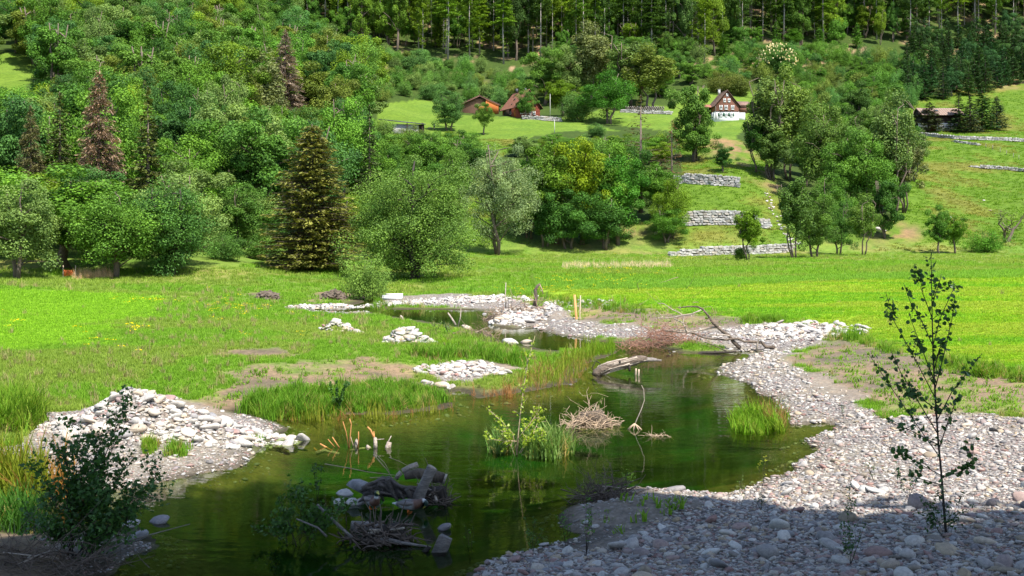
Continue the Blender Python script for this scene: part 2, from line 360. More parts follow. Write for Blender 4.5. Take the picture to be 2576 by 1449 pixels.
def scatter(name, proto, P, S, R, color=None, **k):
    """many copies of one small mesh (grass, pebbles): one object with geometry nodes"""
    me = bpy.data.meshes.new(name); P = np.asarray(P, np.float32); n = len(P); me.vertices.add(n); me.vertices.foreach_set('co', P.ravel())
    S = np.asarray(S, np.float32)
    if S.ndim == 1: S = np.repeat(S[:, None], 3, 1)
    for nm, A in (('scl', S), ('rot', np.asarray(R, np.float32))):
        a = me.attributes.new(nm, 'FLOAT_VECTOR', 'POINT'); a.data.foreach_set('vector', np.ascontiguousarray(A).ravel())
    o = bpy.data.objects.new(name, me); link(o); tag(o, **k)
    g = bpy.data.node_groups.new('scatter_' + name, 'GeometryNodeTree')
    g.interface.new_socket('Geometry', in_out='INPUT', socket_type='NodeSocketGeometry')
    g.interface.new_socket('Geometry', in_out='OUTPUT', socket_type='NodeSocketGeometry')
    gi = g.nodes.new('NodeGroupInput'); go = g.nodes.new('NodeGroupOutput'); ip = g.nodes.new('GeometryNodeInstanceOnPoints')
    ob = g.nodes.new('GeometryNodeObjectInfo'); ob.inputs['Object'].default_value = proto
    def na(nm):
        q = g.nodes.new('GeometryNodeInputNamedAttribute'); q.data_type = 'FLOAT_VECTOR'; q.inputs['Name'].default_value = nm; return q.outputs[0]
    g.links.new(gi.outputs[0], ip.inputs['Points']); g.links.new(ob.outputs['Geometry'], ip.inputs['Instance'])
    g.links.new(na('rot'), ip.inputs['Rotation']); g.links.new(na('scl'), ip.inputs['Scale']); g.links.new(ip.outputs[0], go.inputs[0])
    md = o.modifiers.new('scatter', 'NODES'); md.node_group = g
    if color: o.color = (*color, 1)
    return o
def proto(name, me): return bpy.data.objects.new(name, me)      # stays unlinked: only its copies are in the scene
def rz(n, tilt=0.12): return np.stack([RNG.normal(0, tilt, n), RNG.normal(0, tilt, n), RNG.uniform(0, 6.283, n)], 1)

# ------------------------------------------------------------------ ground, water
R_ = lambda pts: Gs(pts)
AREA = {
 'gravel': [R_([(945, 768), (962, 746), (1100, 739), (1280, 749), (1400, 765), (1460, 806), (1560, 812), (1640, 822), (1720, 835), (1850, 820), (1960, 812), (2080, 820), (2110, 845), (2010, 885), (1970, 905), (2040, 935), (2130, 985), (2180, 1020), (2240, 1050), (2400, 1037), (2576, 1052), (2900, 1060), (2900, 1449), (2700, 1530), (1000, 1530), (1200, 1430), (1300, 1380), (1420, 1345), (1480, 1290), (1500, 1232), (1800, 1205), (1980, 1120), (1890, 1000), (1780, 930), (1850, 872), (1700, 862), (1450, 842), (1270, 815), (1200, 775)]),
            R_([(-100, 1170), (0, 1130), (60, 1085), (140, 1043), (250, 1005), (420, 1000), (640, 1045), (725, 1078), (660, 1128), (620, 1180), (430, 1218), (300, 1242), (-100, 1215)]),
            R_([(1060, 958), (1090, 925), (1160, 908), (1230, 908), (1330, 935), (1230, 958), (1120, 968)]),
            R_([(735, 778), (760, 766), (870, 764), (885, 775), (940, 790), (820, 790)]),
            R_([(120, 1342), (250, 1335), (375, 1374), (310, 1410), (290, 1449), (180, 1440)])],
 'dirt': [R_([(1970, 902), (2010, 882), (2110, 848), (2200, 862), (2350, 930), (2576, 945), (2900, 950), (2900, 1055), (2576, 1047), (2400, 1033), (2240, 1050), (2180, 1020), (2050, 940)]),
          R_([(1330, 752), (1440, 758), (1560, 772), (1700, 792), (1850, 803), (1960, 806), (1850, 822), (1720, 837), (1560, 814), (1460, 808), (1400, 767)]),
          R_([(470, 1010), (560, 955), (640, 930), (740, 915), (900, 895), (1060, 925), (1090, 960), (960, 975), (760, 985), (640, 1020), (590, 1045), (470, 1045)]),
          R_([(1200, 905), (1260, 905), (1330, 928), (1300, 945)]),
          R_([(560, 880), (700, 872), (760, 885), (640, 897)]),
          R_([(-100, 1335), (130, 1330), (300, 1345), (300, 1530), (-100, 1530)]),
          R_([(1410, 1345), (1470, 1245), (1560, 1212), (1690, 1240), (1800, 1262), (1740, 1310), (1600, 1345), (1480, 1360)]),
          R_([(640, 735), (700, 735), (700, 755), (640, 752)]), R_([(740, 764), (900, 755), (900, 735), (800, 735)])],
 'mown': [R_([(1300, 742), (1700, 727), (2100, 707), (2576, 692), (3100, 680), (3100, 985), (2576, 958), (2450, 928), (2350, 905), (2150, 845), (1950, 803), (1700, 788), (1500, 762)]),
          R_([(-400, 735), (0, 727), (150, 731), (440, 746), (430, 790), (330, 802), (240, 862), (0, 892), (-400, 900)])],
 'tall': [R_([(1100, 730), (1700, 705), (2200, 690), (3100, 665), (3100, 690), (2100, 707), (1700, 727), (1300, 745)])],
 'hsoil': [R_([(1270, 640), (1290, 622), (1360, 608), (1470, 618), (1560, 610), (1600, 560), (1640, 555), (1670, 600), (1650, 636), (1500, 645)]),
           R_([(1910, 430), (1960, 435), (2000, 470), (1950, 490), (1915, 455)]), R_([(1770, 352), (1850, 350), (1900, 385), (1870, 415), (1790, 395)]),
           R_([(2010, 305), (2100, 320), (2130, 350), (2010, 345)]), R_([(2195, 590), (2260, 560), (2310, 580), (2290, 615), (2200, 620)])],
}
def mask(key, X, Y, soft=0.25, jit=0.9, freq=0.8):
    """0..1 membership of ground areas, with ragged edges"""
    out = np.zeros(len(X))
    for P in AREA[key]:
        lo = P.min(0) - 4; hi = P.max(0) + 4; w = (X > lo[0]) & (X < hi[0]) & (Y > lo[1]) & (Y < hi[1])
        if not w.any(): continue
        d = poly_sdf(X[w], Y[w], P); sc = np.clip(Y[w] / 40, 0.5, 4)
        d = d + fbm(X[w] * freq, Y[w] * freq, 4, 33) * jit * 2 * sc ** 0.5
        out[w] = np.maximum(out[w], sstep(soft * sc, -soft * sc, d))
    return out
def lerp(c, d, t): return c * (1 - t[:, None]) + np.asarray(d) * t[:, None]
def u_of(X, Y): return U0 + FPX * X / np.maximum(Y, 1)
def v_of(Z, Y): return V0 + FPX * (CH - Z) / np.maximum(Y, 1)
KEEP = [  # open grass on the hill, as (u,v) outlines of the ground in view
 [(-40, 125), (40, 132), (88, 150), (80, 200), (60, 232), (-40, 240)],
 [(940, 330), (960, 262), (1050, 250), (1110, 262), (1160, 290), (1420, 298), (1560, 330), (1420, 330), (1340, 345), (1250, 400), (1200, 380)],
 [(1420, 300), (1560, 262), (1690, 270), (1760, 225), (1900, 230), (1905, 300), (1850, 345), (1930, 400), (1960, 470), (2000, 630), (1690, 640), (1720, 400), (1690, 330)],
 [(2250, 330), (2300, 255), (2460, 215), (2576, 195), (2700, 190), (2700, 625), (2200, 632), (2280, 480), (2330, 380)],
 [(1170, 640), (1190, 420), (1260, 420), (1260, 640)],
 [(1280, 648), (1300, 610), (1480, 615), (1600, 560), (1640, 560), (1660, 640)]]
def in_keep(u, v, pad=0):
    out = np.zeros(len(u), bool)
    for P in KEEP: out |= poly_sdf(u, v, P) < pad
    return out

ny, nx = 520, 440
yy = np.concatenate([np.linspace(-45, 9.4, 34), 9.5 * (1000 / 9.5) ** np.linspace(0, 1, ny - 34)])
tt = np.linspace(-1, 1, nx); tt = 0.62 * tt + 0.9 * tt ** 3 / 3 + 0.0
tt = tt / tt.max()
hw = 0.68 * np.maximum(yy, 6) + 16
XX = (hw[:, None] * tt[None]).ravel(); YY = np.repeat(yy, nx)
ZZ, DN = terr(XX, YY, True)
gr = mask('gravel', XX, YY); di = mask('dirt', XX, YY, 0.5, 1.4); mo = mask('mown', XX, YY, 1.2, 1.8); ta = mask('tall', XX, YY); hs = mask('hsoil', XX, YY, 1.0, 2.0, 0.25)
uu = u_of(XX, YY); vv = v_of(ZZ, YY); rise = hill_rise(XX, YY)
n1 = fbm(XX / 9, YY / 9, 4, 3) + .5; n2 = fbm(XX / 2.3, YY / 2.3, 4, 8) + .5; n3 = fbm(XX / 25, YY / 25, 3, 13) + .5
C = np.tile(np.array([0.13, 0.20, 0.035]), (len(XX), 1))                                   # rough meadow
C = lerp(C, (0.19, 0.20, 0.06), sstep(0.45, 0.7, n1)); C = lerp(C, (0.085, 0.18, 0.02), sstep(0.5, 0.75, n2) * 0.7)
C = lerp(C, (0.15, 0.29, 0.015), mo * (XX < 0)); C = lerp(C, (0.19, 0.31, 0.02), mo * (XX >= 0))
C = lerp(C, (0.24, 0.31, 0.045), mo * sstep(0.62, 0.8, n2) * (XX > 0)); C = lerp(C, (0.10, 0.22, 0.025), ta * 0.8)
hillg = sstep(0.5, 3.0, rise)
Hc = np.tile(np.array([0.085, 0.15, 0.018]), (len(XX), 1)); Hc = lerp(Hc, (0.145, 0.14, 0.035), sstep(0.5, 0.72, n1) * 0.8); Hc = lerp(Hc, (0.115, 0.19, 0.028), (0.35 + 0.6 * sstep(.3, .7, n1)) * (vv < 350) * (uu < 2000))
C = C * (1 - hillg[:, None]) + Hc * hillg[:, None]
Cs = lerp(np.tile(np.array([0.20, 0.145, 0.10]), (len(XX), 1)), (0.13, 0.105, 0.08), sstep(0.4, 0.65, n2))
di2 = di * np.where(XX < 0, sstep(0.2, 0.4, n2 + 0.25 * (fbm(XX * 1.6, YY * 1.6, 3, 77))), sstep(0.2, 0.36, n2 + 0.3 * fbm(XX * 2.2, YY * 2.2, 3, 78)))
C = C * (1 - di2[:, None]) + Cs * di2[:, None]
C = lerp(C, (0.22, 0.145, 0.085), hs * sstep(0.3, 0.55, n2) * hillg)
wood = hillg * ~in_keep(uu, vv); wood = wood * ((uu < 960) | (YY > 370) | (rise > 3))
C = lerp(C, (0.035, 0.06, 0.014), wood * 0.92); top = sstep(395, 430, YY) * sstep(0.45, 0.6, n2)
C = lerp(C, (0.34, 0.22, 0.15), top * 0.8 * (sstep(0.5, 0.62, n1)))
C = lerp(C, (0.23, 0.195, 0.17), gr * .9)
bed = sstep(0.02, -0.12, ZZ)                                                             # pond floor: mud and stones near the shore, weed further in
Bc = np.tile(np.array([0.16, 0.125, 0.06]), (len(XX), 1)); deep = sstep(-0.12, -0.6, ZZ)
Bc = lerp(Bc, (0.021, 0.037, 0.006), deep); Bc = lerp(Bc, (0.010, 0.060, 0.006), deep * sstep(0.45, 0.62, fbm(XX / 2.2, YY / 1.2, 3, 91) + .5))
Bc = lerp(Bc, (0.008, 0.018, 0.004), deep * sstep(0.5, 0.7, fbm(XX / 1.5, YY / 0.9, 3, 55) + .5) * 0.7)
C = C * (1 - bed[:, None]) + Bc * bed[:, None]
C = lerp(C, (0.055, 0.048, 0.032), sstep(0.12, 0.03, ZZ) * (1 - bed) * (YY < 135) * (1 - gr))
gsoil = di2 * (XX > 0) * 0.15
C = lerp(C, (0.06, 0.05, 0.04), gr * sstep(.11, .03, ZZ) * (1 - bed) * .8)
gmask = np.clip(sstep(.0, .1, ZZ) * (1 - .92 * di2) * gr * (1 - bed) * (0.55 + 0.45 * sstep(0.3, 0.5, n2)) + gsoil, 0, 1)
idx = np.arange(ny * nx).reshape(ny, nx)
Q = np.stack([idx[:-1, :-1], idx[:-1, 1:], idx[1:, 1:], idx[1:, :-1]], -1).reshape(-1, 4)
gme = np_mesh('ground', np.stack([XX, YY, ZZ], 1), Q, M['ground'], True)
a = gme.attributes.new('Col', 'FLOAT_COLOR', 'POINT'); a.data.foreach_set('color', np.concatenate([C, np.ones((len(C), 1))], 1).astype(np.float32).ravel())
a = gme.attributes.new('gravel', 'FLOAT', 'POINT'); a.data.foreach_set('value', gmask.astype(np.float32))
ground = mobj('ground', gme, kind='structure')
wv = np.array([(-40, 5, 0), (40, 5, 0), (48, 118, 0), (-48, 118, 0)], float)
water = mobj('water', np_mesh('water', wv, np.array([[0, 1, 2, 3]]), M['water']), kind='structure')

# ------------------------------------------------------------------ tree makers (each returns trunk mesh, crown mesh; height H, width W)
def unit(v): return v / (np.linalg.norm(v, axis=-1, keepdims=True) + 1e-9)
def decid(seed, H=12, W=9, base=0.18, nb=60, per=150, leaf=0.34, lump=0.22, brad=0.30, stems=1, bark='bark', top=1.0, trunk=0.028, droop=0.0, aspect=0.72, up=0.45, hang=0.0, vz=0.9):
    r = np.random.default_rng(seed); tr = MB(); cr = MB(); a = W / 2; c = H * (1 - base) / 2; cz = H * base + c
    k = np.arange(nb) + 0.5; ph = np.arccos(1 - 2 * k / nb); th = k * 2.39996 + r.uniform(0, 6)
    D = np.stack([np.cos(th) * np.sin(ph), np.sin(th) * np.sin(ph), np.cos(ph)], 1) + r.normal(0, 0.12, (nb, 3)); D = unit(D)
    f = r.uniform(0.5, 0.84, nb) * (1 + lump * r.normal(size=nb)); f[r.random(nb) < 0.18] *= 0.55
    taper = 1 - (1 - top) * np.clip(D[:, 2], 0, 1)
    B = D * np.stack([a * f * taper, a * f * taper, c * np.clip(f, 0, .92)], 1); B[:, 2] += cz; B[:, 2] -= droop * np.hypot(B[:, 0], B[:, 1])
    stemtops = []
    for s in range(stems):
        ang = r.uniform(0, 6.28); off = 0 if stems == 1 else W * 0.05; lean = (0.03 if stems == 1 else 0.16) * H
        p0 = np.array([math.cos(ang) * off, math.sin(ang) * off, -0.3]); tp = np.array([math.cos(ang) * lean, math.sin(ang) * lean, H * 0.86])
        pts = [p0 + (tp - p0) * t + np.array([*r.normal(0, 0.012 * H, 2), 0]) * (0 < t < 1) for t in np.linspace(0, 1, 8)]
        tr.tube(pts, (trunk * H / stems ** 0.5, trunk * H * 0.15), 7); stemtops.append(np.array(pts))
    for b in B[r.permutation(nb)[:int(nb * 0.6)]]:
        st = stemtops[r.integers(stems)]; j = np.argmin(np.abs(st[:, 2] - (b[2] - 0.25 * np.hypot(b[0], b[1]) - 0.06 * H))); q = st[max(1, j)]
        mid = (q + b) / 2 + r.normal(0, 0.02 * H, 3) + np.array([0, 0, 0.02 * H])
        tr.tube([q, mid, b], (trunk * H * 0.28, trunk * H * 0.06), 4, cap=False)
    for b in B:
        n = int(per * r.uniform(0.6, 1.4)); br = brad * a * r.uniform(0.6, 1.25); d = unit(r.normal(size=(n, 3)))
        rad = br * r.uniform(0.15, 1, n) ** 0.45; bt = r.uniform(0.25, 0.75)
        P = b + d * rad[:, None] * np.array([1.1, 1.1, vz]); P[:, 2] -= hang * br * r.random(n) * 2
        N = unit(d * 0.7 + np.array([0, 0, up]) + r.normal(0, 0.42, (n, 3)))
        T = None if hang == 0 else np.array([0, 0, -1.0]) + r.normal(0, 0.5, (n, 3))
        cr.leaves(P, N, leaf * r.uniform(0.7, 1.3, n), leaf * aspect * r.uniform(0.7, 1.2, n), r, np.clip(bt + r.normal(0, 0.16, n), 0, 1), T)
    return tr.mesh('trunk', M[bark]), cr.mesh('crown', M['leaf'])
def spruce(seed, H=17, W=6.5, base=0.05, lev=44, nbr=9, per=14, leaf=0.5, width=0.17, droop=0.35, power=0.85, sparse=0.0, bark='bark', mat='needle', hang=0.6, trunk=0.016):
    r = np.random.default_rng(seed); tr = MB(); cr = MB()
    tr.tube([(0, 0, -0.3), (r.normal(0, .04), r.normal(0, .04), H * 0.5), (0, 0, H)], (trunk * H, 0.02), 7)
    for z in np.linspace(base * H, H * 0.985, lev):
        Lm = max(0.12, (1 - z / H) ** power * W / 2); n = max(4, int(nbr * (0.5 + 0.5 * Lm / (W / 2))))
        for q in range(n):
            if r.random() < sparse: continue
            th = r.uniform(0, 6.283); L = Lm * r.uniform(0.7, 1.18); dirv = np.array([math.cos(th), math.sin(th), 0])
            t = np.linspace(0.05, 1, 5); dz = L * (0.18 * t - droop * t ** 1.6 + 0.1 * t ** 4)
            pts = dirv * (L * t)[:, None] + np.stack([0 * t, 0 * t, z + dz + r.normal(0, 0.1)], 1)
            if L > 0.8: tr.tube(pts, (0.012 * L + 0.012, 0.008), 3, cap=False)
            m = max(4, int(per * (L / (W / 2)) ** 0.8 * r.uniform(0.8, 1.2))); tt_ = r.uniform(0.12, 1.0, m) ** 0.75
            P = np.stack([np.interp(tt_, t, pts[:, i]) for i in range(3)], 1); side = np.cross(dirv, [0, 0, 1])
            lat = r.normal(0, 1, m) * 0.2 * L * (1.1 - tt_); P += side * lat[:, None]; P[:, 2] -= np.abs(r.normal(0, 0.06, m)) + hang * 0.25 * r.random(m)
            T = dirv * r.uniform(0.5, 1.1, m)[:, None] + side * np.sign(lat)[:, None] * r.uniform(0.1, .8, m)[:, None] + np.array([0, 0, -1]) * (r.uniform(0, 1, m) * hang)[:, None]
            N = np.array([0, 0, 1]) + r.normal(0, 0.45, (m, 3)); bt = r.uniform(0.3, 0.7)
            cr.leaves(P, unit(N), leaf * r.uniform(0.6, 1.25, m), width * r.uniform(0.7, 1.3, m), r, np.clip(bt + r.normal(0, 0.11, m), 0, 1), T)
    return tr.mesh('trunk', M[bark]), cr.mesh('crown', M[mat])
def tall(seed, H=28, W=6, conifer=True, base=0.5, bark='bark_pale', stubs=18):
    """forest tree with a long bare stem"""
    r = np.random.default_rng(seed); tr = MB(); cr = MB(); bend = r.normal(0, 0.25, 2)
    tr.tube([(0, 0, -1), (bend[0], bend[1], H * 0.4), (0, 0, H)], (0.0095 * H, 0.03), 6)
    for z in r.uniform(0.12 * H, base * H, stubs):
        th = r.uniform(0, 6.28); L = r.uniform(0.4, 1.6); tr.tube([(0, 0, z), (math.cos(th) * L, math.sin(th) * L, z - 0.1 * L)], (0.03, 0.008), 3, cap=False)
    nb = 85
    for q in range(nb):
        z = H * (base + (0.985 - base) * r.random() ** 0.9); fr = (z / H - base) / (1 - base)
        L = W / 2 * ((1 - fr) ** 0.7 * 0.95 + 0.08 if conifer else math.sqrt(max(0.02, 1 - (fr * 1.5 - 0.5) ** 2))) * r.uniform(0.6, 1.15)
        th = r.uniform(0, 6.28); d = np.array([math.cos(th), math.sin(th), 0]); n = 80
        t = r.uniform(0.1, 1, n) ** 0.7; P = d * (L * t)[:, None]; P[:, 2] += z + L * (0.1 * t - (0.35 if conifer else -0.25) * t ** 1.6)
        P += r.normal(0, 1, (n, 3)) * np.array([0.3, 0.3, 0.16 if conifer else 0.35]) * (0.5 + 0.5 * t)[:, None]
        N = unit(np.array([0, 0, 1]) + r.normal(0, 0.5, (n, 3))); bt = r.uniform(0.25, 0.75)
        cr.leaves(P, N, (0.55 if conifer else 0.42) * r.uniform(0.6, 1.3, n), (0.2 if conifer else 0.3) * r.uniform(0.7, 1.2, n), r, np.clip(bt + r.normal(0, 0.15, n), 0, 1), d + r.normal(0, 0.5, (n, 3)))
    # thin low side growth
    for z in r.uniform(0.1 * H, base * H, 14):
        th = r.uniform(0, 6.28); L = r.uniform(0.6, 2.0); n = 16; t = r.random(n); d = np.array([math.cos(th), math.sin(th), 0])
        P = d * (L * t)[:, None] + r.normal(0, 0.22, (n, 3)); P[:, 2] += z
        cr.leaves(P, unit(np.array([0, 0, 1]) + r.normal(0, 0.5, (n, 3))), 0.4, 0.24, r, np.clip(r.normal(0.55, 0.15, n), 0, 1))
    return tr.mesh('trunk', M[bark]), cr.mesh('crown', M['leaf'])
def bare(seed, H=6, W=5, leafy=250):
    r = np.random.default_rng(seed); tr = MB(); cr = MB()
    def grow(p, d, L, rad, lv):
        q = p + d * L; m = (p + q) / 2 + r.normal(0, 0.06 * L, 3); tr.tube([p, m, q], (rad, rad * 0.6), 5 if lv < 2 else 3, cap=False)
        if lv >= 4: 
            if leafy: n = leafy // 60 + 1; cr.leaves(q + r.normal(0, .15, (n, 3)), unit(r.normal(size=(n, 3))), 0.2, 0.14, r, 0.5)
            return
        for k in range(r.integers(2, 4)):
            e = unit(d + r.normal(0, 0.55, 3) + np.array([0, 0, 0.1])); grow(q, e, L * r.uniform(0.6, 0.85), rad * 0.58, lv + 1)
    for s in range(2): grow(np.array([s * .2, 0, -0.1]), unit(np.array([r.normal(0, .35), r.normal(0, .35), 1])), H * 0.30, 0.035 * H, 0)
    return tr.mesh('trunk', M['bark']), cr.mesh('crown', M['leaf'])
PR = {}
for i, (w, b, lm, st) in enumerate([(9, .12, .2, 1), (8, .2, .25, 1), (10, .1, .22, 2), (7, .15, .3, 1), (9, .05, .25, 2), (6.5, .1, .25, 3)]):
    PR['d%d' % i] = (decid(100 + i, 12, w, b, 46, 430, 0.245, lm + .08, stems=st, brad=.29), 12, w)
for i, (w, st) in enumerate([(6, 4), (7.5, 5), (5, 3)]):                        # shrubs, leafy to the ground
    PR['s%d' % i] = (decid(140 + i, 5, w, -0.12, 44, 220, 0.21, .3, stems=st, trunk=.02, brad=.34), 5, w)
for i, w in enumerate([5.2, 4.2]):                                              # slender open trees with pale stems
    PR['o%d' % i] = (decid(160 + i, 14, w, .22, 60, 230, 0.245, .35, stems=2 + i, bark='bark', trunk=.014, brad=.30, up=.25, vz=1.7), 14, w)
PR['c0'] = (spruce(180, 17, 6.0, per=20, lev=40, leaf=.6, width=.22), 17, 6.0)
PR['c1'] = (spruce(181, 15, 5.0, per=20, lev=36, leaf=.55, width=.22, sparse=.12), 15, 5.0)
PR['l0'] = (spruce(183, 14, 6.0, per=24, lev=34, leaf=.55, width=.26, power=.6, droop=.1, hang=.3), 14, 6.0)
for i in range(3): PR['tc%d' % i] = (tall(190 + i, 28, 6.5, True, .42 + .06 * i, stubs=20), 28, 6.5)
for i in range(3): PR['td%d' % i] = (tall(195 + i, 26, 8, False, .25 + .1 * i), 26, 8)

LEAFK = 1.36
def tree(key, x, y, h, w, col, label, name='leafy_tree', cat='tree', group=None, rot=None, z=None, proto_=None):
    (tm, cm), H, W = proto_ or PR[key]
    z = GZ(x, y) if z is None else z
    o = empty(name, (x, y, z - 0.05), random.uniform(0, 6.28) if rot is None else rot, label=label, cat=cat, group=group)
    o.scale = (w / W, w / W, h / H)
    mobj('trunk', tm, o); c = mobj('crown', cm, o); c.color = (*(q * LEAFK for q in col), 1); return o
SPEC = [(20, 310, 130, 140, 230), (1010, 290, 120, 285, 338)]
def htree(key, u, vb, vt, wpx, col, label, Y=None, **k):
    """tree by where its foot and top show"""
    if Y is None: p = G(u, vb)
    else:
        x = (u - U0) / FPX * Y; p = Vector((x, Y, GZ(x, Y)))
    h = CH + (V0 - vt) / FPX * p.y - p.z
    if 'spruce' in k.get('name', '') or 'conifer_tree' in k.get('name', ''): SPEC.append((u, p.y, wpx, vt, vb))
    return tree(key, p.x, p.y, h, wpx / FPX * p.y, col, label, **k)
GREEN = (0.055, 0.135, 0.016); DARK = (0.032, 0.088, 0.014); YEL = (0.095, 0.165, 0.014); PALE = (0.088, 0.15, 0.04); MID = (0.065, 0.14, 0.022)
FIR = (0.035, 0.062, 0.014); OLIVE = (0.085, 0.095, 0.016); BROWN = (0.185, 0.13, 0.09)

# ---- trees that stand out, by name
PRX = {}
PRX['round'] = (decid(1, 12, 13, -0.06, 150, 460, 0.16, .18, brad=.20, bark='bark_dark', trunk=.03, stems=2, aspect=.75, droop=.06), 12, 13)
PRX['spread'] = (decid(2, 11, 12, 0.12, 110, 260, 0.24, .2, brad=.24, bark='bark', trunk=.032, droop=.12), 11, 12)
PRX['broad'] = (decid(3, 11, 10.5, -0.02, 110, 260, 0.24, .22, brad=.24, bark='bark_dark', trunk=.05, droop=.1, stems=2), 11, 10.5)
PRX['willow'] = (decid(4, 18, 10, 0.12, 120, 330, 0.30, .3, brad=.24, bark='bark', trunk=.022, stems=2, aspect=.3, hang=.5, up=.35), 18, 10)
PRX['spruce'] = (spruce(5, 17, 9.0, .03, 60, 15, 40, .5, .17, droop=.28, power=.52, hang=.8), 17, 9.0)
PRX['dead'] = (spruce(6, 17, 6.5, .06, 50, 12, 40, .6, .10, droop=.4, power=.6, hang=1.4, bark='bark'), 17, 6.5)
PRX['thin'] = (spruce(7, 17, 7, .35, 30, 6, 12, .55, .14, droop=.1, power=.7, hang=.9, sparse=.35), 17, 7)
PRX['bare'] = (bare(8), 6, 5)
X = lambda k, *a, **kw: htree(None, *a, proto_=PRX[k], **kw)
X('round', 1033, 702, 388, 365, (0.075, 0.145, 0.028), 'big round tree with dark double trunk standing beside the stream', name='round_tree')
X('spruce', 785, 682, 310, 275, (0.125, 0.135, 0.03), 'wide olive spruce with orange-brown tips alone at the meadow edge', name='spruce_tree')
X('spread', 292, 697, 462, 290, (0.066, 0.15, 0.02), 'spreading tree with bare leaning trunk beside the dry reeds', name='spreading_tree')
X('broad', 425, 692, 438, 240, (0.05, 0.125, 0.025), 'low dark green tree with thick dark stump-like base', name='broad_tree', Y=104)
X('willow', 1258, 642, 340, 190, (0.13, 0.195, 0.085), 'silvery grey-green willow with forked trunk at the hill foot', name='willow_tree')
X('dead', 250, 450, 172, 165, BROWN, 'dead reddish-brown spruce standing in the green wood', name='dead_spruce', Y=128)
X('dead', 718, 300, 72, 120, (0.17, 0.14, 0.115), 'pale dead conifer high above the other trees of the wood', name='dead_spruce', Y=285)
X('dead', 78, 440, 262, 115, (0.085, 0.085, 0.035), 'small brownish half-dead spruce left of the dead red one', name='dead_spruce', Y=127)
X('thin', 1612, 505, 238, 170, (0.065, 0.06, 0.018), 'gaunt brown-green spruce with long bare stem above the copse', name='gaunt_spruce', Y=200)
X('thin', 1690, 520, 300, 110, (0.11, 0.065, 0.03), 'browned leaning conifer right beside the gaunt spruce', name='gaunt_spruce', Y=204)
X('bare', 2530, 608, 492, 130, (0.08, 0.12, 0.03), 'nearly leafless crooked tree on the slope at far right', name='crooked_tree')
T = htree
T('d4', 45, 702, 440, 230, PALE, 'pale green tree at the left edge of the meadow', name='leafy_tree', rot=1.0)
T('s1', 925, 758, 640, 125, (0.085, 0.16, 0.03), 'leafy bush standing at the head of the pond', name='leafy_bush', cat='bush')
T('s0', 968, 352, 300, 70, (0.075, 0.14, 0.03), 'loose bush before the left end of the shed', name='leafy_bush', cat='bush')
T('s1', 1035, 352, 316, 70, (0.085, 0.13, 0.03), 'olive bush before the middle of the shed', name='leafy_bush', cat='bush')
T('c0', 372, 430, 215, 150, (0.075, 0.10, 0.024), 'green spruce right of the dead red one', name='spruce_tree', Y=130)
T('c0', 150, 440, 228, 140, (0.065, 0.09, 0.024), 'tall dull green spruce just left of the dead red one', name='spruce_tree', Y=131)
T('c0', 930, 520, 262, 100, (0.045, 0.08, 0.02), 'narrow dark spruce behind the big round tree', name='spruce_tree', Y=178)
T('d3', 520, 420, 240, 130, (0.06, 0.13, 0.02), 'tree with dark upright trunk in the middle of the left wood', Y=205)
T('d1', 565, 460, 95, 190, (0.07, 0.13, 0.012), 'tall olive tree topping the left wood', Y=225)
T('d0', 470, 460, 150, 170, (0.06, 0.14, 0.016), 'tall bright tree beside the olive one in the left wood', Y=215)
T('o0', 655, 400, 130, 150, (0.10, 0.13, 0.05), 'thin grey-green tree in front of the pale dead conifer', Y=240)
T('d2', 700, 420, 240, 120, (0.055, 0.12, 0.012), 'tree with dense yellowish foliage below the dead conifer', Y=200)
T('d4', 600, 690, 455, 165, (0.055, 0.125, 0.02), 'full green tree filling the edge left of the olive spruce', Y=128, rot=.4)
T('d2', 668, 690, 492, 130, (0.045, 0.115, 0.02), 'dark leafy tree close against the left side of the olive spruce', Y=139)
T('s1', 570, 690, 585, 110, (0.05, 0.12, 0.022), 'low hedge-like bush between the dark tree and the olive spruce', Y=118, name='leafy_bush', cat='bush')
T('s0', 655, 690, 600, 100, (0.06, 0.13, 0.022), 'low bush under the loose tree left of the olive spruce', Y=126, name='leafy_bush', cat='bush')
T('s2', 640, 690, 470, 130, (0.075, 0.13, 0.03), 'loose tree with pinkish tips left of the olive spruce', Y=138)
# centre copse in front of the farmhouses
for u, vb, vt, w, c, lb in [
 (1330, 600, 372, 150, GREEN, 'green tree at the left end of the centre copse behind the willow'),
 (1400, 612, 345, 170, (0.07, 0.14, 0.014), 'tall tree behind the willow in the centre copse'),
 (1465, 615, 335, 160, (0.105, 0.165, 0.008), 'yellow-green tree topping the centre copse'),
 (1530, 612, 350, 150, (0.055, 0.13, 0.014), 'full green tree in the middle of the centre copse'),
 (1555, 615, 380, 140, (0.045, 0.145, 0.014), 'vivid green tree at the front of the centre copse'),
 (1430, 626, 470, 150, (0.042, 0.115, 0.02), 'low dark tree at the front foot of the centre copse'),
 (1520, 628, 480, 160, (0.045, 0.12, 0.02), 'low spreading tree under the vivid one in the copse'),
 (1370, 620, 460, 120, (0.04, 0.11, 0.02), 'low tree leaning towards the willow'),
 (1585, 560, 360, 120, DARK, 'dark tree left of the gaunt spruce'),
 (1655, 560, 400, 110, GREEN, 'tree right of the gaunt spruce in the copse'),
 (1690, 600, 430, 100, (0.09, 0.165, 0.012), 'yellow-green tree at the right end of the copse'),
 (1680, 612, 515, 110, (0.05, 0.13, 0.014), 'low bright tree hanging over the bank at the copse end')]:
    T(random.choice(['d0', 'd1', 'd2', 'd4']), u, vb, vt, w, c, lb)
